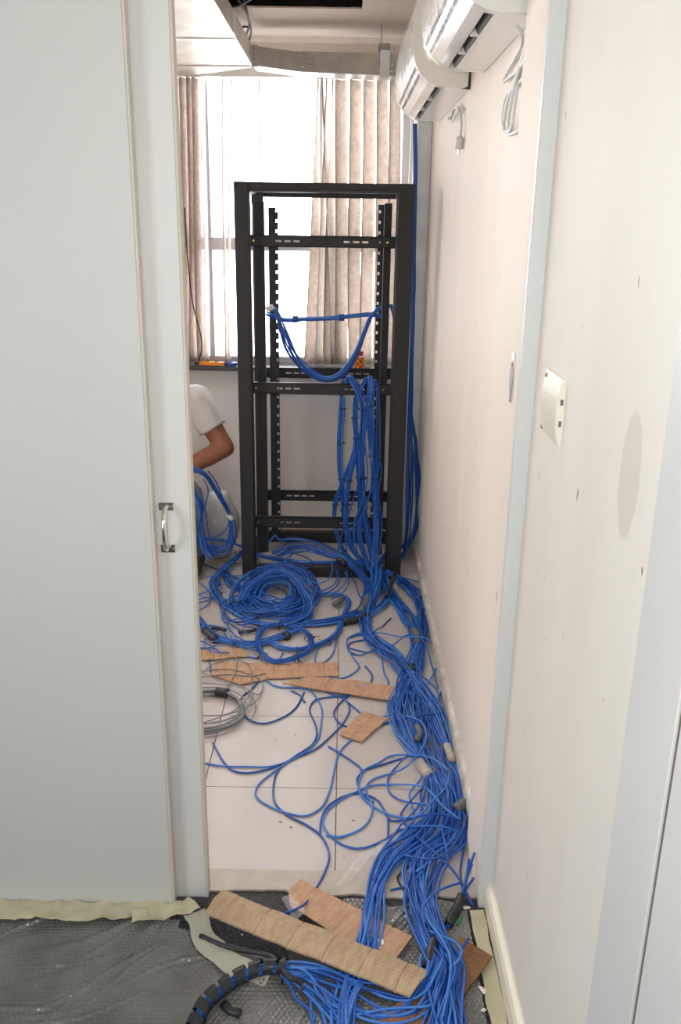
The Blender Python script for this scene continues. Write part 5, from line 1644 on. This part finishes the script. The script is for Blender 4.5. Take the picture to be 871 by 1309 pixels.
# foreground: spiral-wrapped bundle leaving at the bottom left
FW = [(235, 1350, .012), (252, 1312, .012), (264, 1288, .012), (285, 1270, .012), (308, 1254, .012), (331, 1245, .012), (349, 1242, .012), (366, 1243, .014)]
FWp = FP(FW)
bundle(FWp, .0125, 14, 'blue cable inside the black spiral wrap in front', G + 'spiral wrapped bundle', flat=0.9, wander=0.1)
c = spline([p + Vector((0, 0, .016)) for p in FWp], .004)
T = np.gradient(c, axis=0)
T /= np.linalg.norm(T, axis=1, keepdims=True)
Hh = np.cross(T, [0, 0, 1.0])
Ww = np.cross(Hh, T)
vs, fs = [], []
Ln = np.concatenate([[0], np.cumsum(np.linalg.norm(np.diff(c, axis=0), axis=1))])
pitch, cov = 0.036, 0.74
na = int(Ln[-1] / pitch * 20)
for i in range(na):
    s = i / 20 * pitch
    a = 2 * PI * i / 20
    for k in range(4):
        ss = min(s + cov * pitch * k / 3, Ln[-1])
        j = np.array([np.interp(ss, Ln, c[:, d]) for d in range(3)])
        h_ = np.array([np.interp(ss, Ln, Hh[:, d]) for d in range(3)])
        w_ = np.array([np.interp(ss, Ln, Ww[:, d]) for d in range(3)])
        rad = 0.0178
        p = j + rad * (math.cos(a) * h_ + 0.9 * math.sin(a) * w_)
        vs.append((p[0], p[1], max(p[2], .004)))
for i in range(na - 1):
    for k in range(3):
        a = i * 4 + k
        fs.append((a, a + 1, a + 5, a + 4))
tag(MB().add(vs, fs).build('spiral_wrap', M['black_tape'], smooth=True), 'black spiral wrap wound round the front bundle', 'cable wrap')
tie(FP([(361, 1244, .030)])[0], (1, 0, 0), .023, .8, 'black tape tie where the front bundle fans out', None)
wrap(FP([(256, 1196, .016), (285, 1208, .018), (312, 1215, .018), (340, 1220, .020), (357, 1230, .03), (363, 1244, .045)]), .0055, M['black_tape'], 'loose black tape strip beside the long cardboard', 'tape_strip', 'tape')
wrap(FP([(361, 1240, .046), (372, 1250, .046), (386, 1256, .03), (388, 1266, .02)]), .006, M['black_tape'], 'twisted black tape tail on the front bundle', 'tape_strip', 'tape')
wrap(FP([(286, 1283, .012), (294, 1292, .012), (308, 1296, .012)]), .009, M['black_tape'], 'crumpled black tape scrap on the bubble wrap', 'tape_strip', 'tape')
FAN = [[(366, 1243, .02), (391, 1244, .02), (420, 1250, .016), (453, 1262, .014), (496, 1276, .012), (521, 1280, .014), (540, 1272, .02), (551, 1255, .03), (560, 1235, .04)],
       [(366, 1243, .02), (385, 1250, .02), (405, 1268, .012), (430, 1286, .01), (470, 1296, .01), (505, 1292, .012), (535, 1276, .02), (548, 1262, .03)],
       [(366, 1245, .02), (380, 1256, .02), (390, 1272, .012), (398, 1292, .010), (402, 1340, .010)],
       [(366, 1243, .02), (388, 1248, .02), (404, 1262, .012), (422, 1284, .010), (432, 1340, .010)],
       [(366, 1245, .02), (384, 1262, .012), (406, 1284, .010), (424, 1305, .010), (440, 1345, .01)],
       [(368, 1242, .02), (400, 1246, .016), (420, 1262, .012), (446, 1290, .010), (490, 1308, .010), (530, 1300, .014), (550, 1278, .02)]]
for i, px in enumerate(FAN):
    bundle(FP(px), [.012] + [.016 + .006 * (k % 2) for k in range(len(px) - 1)], 6 if i == 0 else 3, 'blue cable fanning out of the spiral wrap in front', G + 'front fan', flat=0.7, wander=0.5)
for px, lb in [([(600, 1200, .03), (592, 1210, .03), (586, 1222, .03), (590, 1236, .03), (586, 1262, .03), (576, 1292, .03), (560, 1320, .02)], 'blue cable bowing out over the brown cardboard'),
               ([(545, 1188, .03), (562, 1196, .04), (582, 1204, .05), (591, 1216, .05), (584, 1230, .05), (574, 1238, .04)], 'blue cable hooking round above the brown cardboard'),
               ([(540, 1160, .05), (550, 1180, .05), (565, 1200, .05), (576, 1225, .05), (574, 1260, .045), (566, 1300, .04)], 'blue cable lying on top of the front stream')]:
    cable(FP(px), lb, zmin=.01)

# grey cable coil
gc = PZ(262, 913, 0)
def grey(pts_, lb, g=None, r=.0028):
    return cable(pts_, lb, g, r=r, material=M['grey_cable'], name='grey_cable', zmin=.003)
for i in range(12):
    rr = 0.118 + 0.020 * ((i * .618) % 1)
    zz = 0.004 + 0.022 * ((i * .37) % 1)
    ph = random.uniform(0, 6)
    pts_ = [(gc.x + rr * math.cos(a + ph) + .004 * math.sin(2 * a + i), gc.y + rr * 0.98 * math.sin(a + ph), zz + .003 * math.sin(2 * a + ph)) for a in np.linspace(0, 2 * PI * .99, 40)]
    grey(pts_, 'grey cable wound in the coil beside the sliding door', 'grey cables of the coil')
p = PZ(284, 885, .018)
wrap([p + Vector((-.02, .004, 0)), p, p + Vector((.02, -.006, 0))], .016, M['black_tape'], 'black tape on the grey coil', 'tape_band', 'tape')
for px, lb in [([(256, 862), (275, 848), (300, 843), (318, 850), (322, 868), (318, 890), (300, 908), (258, 925)], 'loose grey cable arching over the tan cardboard'),
               ([(256, 858), (280, 870), (310, 880), (325, 895), (326, 910), (320, 922)], 'loose grey cable falling over the coil rim'),
               ([(290, 818), (300, 832), (303, 850), (298, 866), (284, 882), (258, 892)], 'loose grey cable coming from the blue tangle'),
               ([(256, 873), (285, 875), (310, 878), (330, 888), (336, 880), (334, 870), (320, 862), (290, 855), (258, 858)], 'loose grey cable in a flat loop'),
               ([(256, 915), (285, 914), (312, 906), (328, 896), (335, 884)], 'loose grey cable crossing the coil'),
               ([(258, 926), (290, 920), (318, 902), (324, 888)], 'loose grey cable lying low across the coil'),
               ([(256, 820), (280, 820), (310, 824), (330, 838), (342, 850)], 'loose grey cable under the small ring'),
               ([(258, 866), (290, 862), (320, 864), (340, 861)], 'loose grey cable straight over the tan cardboard')]:
    grey(FP(px, .012), lb, r=.0022)
# cables in his hands, falling to the floor
def hold(px, n, sp_, lb, g):
    bundle([PY(*p) for p in px], sp_, n, lb, g, flat=0.8, floor=False, wander=0.35)
hold([(238, 596, 3.56), (250, 600, 3.55), (262, 606, 3.57), (274, 623, 3.62), (284, 640, 3.65), (292, 655, 3.68), (296, 668, 3.69), (297, 680, 3.69), (294, 696, 3.69), (284, 704, 3.67), (266, 700, 3.64), (246, 690, 3.62)],
     8, [.010, .010, .008, .008, .007, .005, .010, .016, .022, .022, .02, .02], 'blue cable in the loop falling from the hand', G + 'loop from the hand')
hold([(238, 606, 3.55), (247, 626, 3.54), (254, 642, 3.54), (257, 660, 3.55), (258, 680, 3.56), (264, 700, 3.57), (274, 712, 3.58)], 7, [.008, .012, .010, .008, .012, .02, .02], 'blue cable hanging before the faded jeans', G + 'strand at the jeans')
for px, lb in [([(266, 602, 3.60), (276, 616, 3.64), (286, 638, 3.67), (293, 660, 3.69), (292, 672, 3.68), (280, 684, 3.64), (262, 688, 3.6), (246, 684, 3.58)], 'thin dark blue cable arching outside the held loop'),
               ([(248, 625, 3.53), (258, 640, 3.53), (264, 660, 3.55), (268, 685, 3.57), (276, 700, 3.6), (290, 704, 3.62)], 'thin blue cable crossing in front of the wrapped sack'),
               ([(260, 612, 3.54), (266, 625, 3.54), (263, 645, 3.54), (256, 664, 3.54), (252, 690, 3.55)], 'thin blue cable dangling off the knee')]:
    cable([PY(*p) for p in px], lb, r=.0026)
p = PY(294, 661, 3.685)
tag(MB().capsule(p + v3(-.006, 0, .006), p + v3(.006, 0, -.006), .011, .011, 10).build('tape_band', M['cord'], smooth=True), 'white tape on the loop hanging from the hand', 'tape')

# sack wrapped in bubble film
bm = bmesh.new()
bmesh.ops.create_icosphere(bm, subdivisions=4, radius=1)
for v in bm.verts:
    c = v.co.copy()
    k = 1 + 0.10 * noise.noise(c * 2.1) + 0.03 * noise.noise(c * 7)
    zz = c.z * k
    taper = 1.0 - 0.22 * max(0, zz)
    v.co = Vector((-0.592 + 0.098 * c.x * k * taper, 3.99 + 0.10 * c.y * k * taper, 0.165 + 0.162 * max(-1, min(1, zz * 1.15))))
me = bpy.data.meshes.new('wrapped_sack')
bm.to_mesh(me)
bm.free()
tag(link_mesh('wrapped_sack', me, M['sack'], smooth=True), 'white sack wrapped in bubble film beside the crouching man', 'sack')

# ------------------------------------------------------------------ things on the window sill
def knife(px0, px1, lb, flip):
    a, c_ = PZ(*px0, ZS + .009), PZ(*px1, ZS + .009)
    a.y, c_.y = YB - 0.062 - .018 * flip, YB - 0.056 - .018 * flip
    d = (c_ - a)
    L = d.length
    o = empty('utility_knife', (a.x, a.y, ZS), lb, 'utility knife', rz=math.atan2(d.y, d.x))
    def part(nm, x0, x1, w0, z0, z1, m):
        me = MB().bbox(x0, x1, -w0, w0, z0, z1, .002).mesh(nm)
        me.materials.append(m)
        q = bpy.data.objects.new(nm, me)
        COL.objects.link(q)
        q.parent = o
    part('handle', 0.0, L * .80, .009, .002, .020, M['orange'])
    part('grip', L * .80, L, .008, .003, .017, M['black'])
    part('slider', L * .35, L * .5, .005, .0195, .024, M['black'])
knife((281, 463), (246, 467), 'orange utility knife lying at the back of the sill', 0)
knife((263, 468), (292, 466), 'shorter orange utility knife lying in front on the sill', 1)
p = PY(297, 466, YB - .02)
t = MB()
n = 20
vs, fs = [], []
for i in range(n):
    a = 2 * PI * i / n
    for rr, zz in ((.016, 0), (.030, 0), (.030, .017), (.016, .017)):
        vs.append((p.x + rr * math.cos(a), YB - .060 + rr * math.sin(a) * .9, ZS + zz))
for i in range(n):
    for s in range(4):
        k = (i + 1) % n
        fs.append((i * 4 + s, i * 4 + (s + 1) % 4, k * 4 + (s + 1) % 4, k * 4 + s))
tag(MB().add(vs, fs).build('tape_roll', M['blue2']), 'roll of blue tape on the window sill', 'tape')
p = PY(459, 460, YB - .02)
jar = empty('bottle', (p.x, YB - .068, ZS), 'small orange patterned bottle with a red cap on the sill', 'bottle')
def jarmat():
    m = mat('bottle_print', rgb(250, 150, 40), 0.35)
    nt = m.node_tree
    ck = nt.nodes.new('ShaderNodeTexChecker')
    ck.inputs['Scale'].default_value = 70
    ck.inputs['Color1'].default_value = rgb(252, 176, 60)
    ck.inputs['Color2'].default_value = rgb(226, 66, 24)
    tc = nt.nodes.new('ShaderNodeTexCoord')
    nt.links.new(tc.outputs['Object'], ck.inputs['Vector'])
    nt.links.new(ck.outputs['Color'], nt.nodes['Principled BSDF'].inputs['Base Color'])
    return m
MB().cyl((p.x, YB - .068, ZS), (p.x, YB - .068, ZS + .055), .026, .026, 20).build('bottle_body', jarmat(), jar)
MB().cyl((p.x, YB - .068, ZS + .055), (p.x, YB - .068, ZS + .063), .026, .020, 20).build('bottle_shoulder', M['cord'], jar)
MB().cyl((p.x, YB - .068, ZS + .063), (p.x, YB - .068, ZS + .080), .021, .020, 20).build('cap', M['red'], jar)

# ------------------------------------------------------------------ the smallest strands of the heap become one uncountable mass
cabs = [o for o in bpy.data.objects if o.name.split('.')[0] == 'network_cable']
def seen_area(o):
    n = len(o.data.vertices)
    co = np.empty(n * 3, np.float32)
    o.data.vertices.foreach_get('co', co)
    c = co.reshape(-1, 6, 3).mean(1)
    L = np.linalg.norm(np.diff(c, axis=0), axis=1)
    d = np.linalg.norm(c[1:] - np.array([0, 0, CAM_H]), axis=1)
    return float((L / d ** 2).sum())
KEEP = 300
loose_set = [o for o in cabs if o.get('group') is None]
rest = sorted([o for o in cabs if o.get('group') is not None], key=seen_area, reverse=True)
drop = rest[KEEP - len(loose_set):]
if drop:
    mats_ = sorted({o.data.materials[0].name for o in drop})
    VV, QQ, MI, base_ = [], [], [], 0
    for o in drop:
        n = len(o.data.vertices)
        co = np.empty(n * 3, np.float32)
        o.data.vertices.foreach_get('co', co)
        rings = n // 6
        i0 = np.arange(rings - 1)[:, None] * 6
        s0 = np.arange(6)[None, :]
        lp = np.empty(len(o.data.loops), np.int32)
        o.data.loops.foreach_get('vertex_index', lp)
        QQ.append(lp[:(rings - 1) * 24].reshape(-1, 4) + base_)
        MI.append(np.full((rings - 1) * 6, mats_.index(o.data.materials[0].name)))
        VV.append(co.reshape(-1, 3))
        base_ += n
    V_, Q_, I_ = np.concatenate(VV), np.concatenate(QQ), np.concatenate(MI)
    me = bpy.data.meshes.new('network_cable_mass')
    me.vertices.add(len(V_))
    me.vertices.foreach_set('co', V_.ravel())
    me.loops.add(Q_.size)
    me.loops.foreach_set('vertex_index', Q_.astype(np.int32).ravel())
    me.polygons.add(len(Q_))
    me.polygons.foreach_set('loop_start', np.arange(0, Q_.size, 4, dtype=np.int32))
    me.update(calc_edges=True)
    me.polygons.foreach_set('use_smooth', np.ones(len(Q_), dtype=bool))
    me.polygons.foreach_set('material_index', I_.astype(np.int32))
    for nm in mats_:
        me.materials.append(bpy.data.materials[nm])
    mo = bpy.data.objects.new('network_cable_mass', me)
    COL.objects.link(mo)
    tag(mo, 'mass of thin blue cable strands tangled in and around the rack', 'cable', kind='stuff')
    for o in drop:
        bpy.data.objects.remove(o)
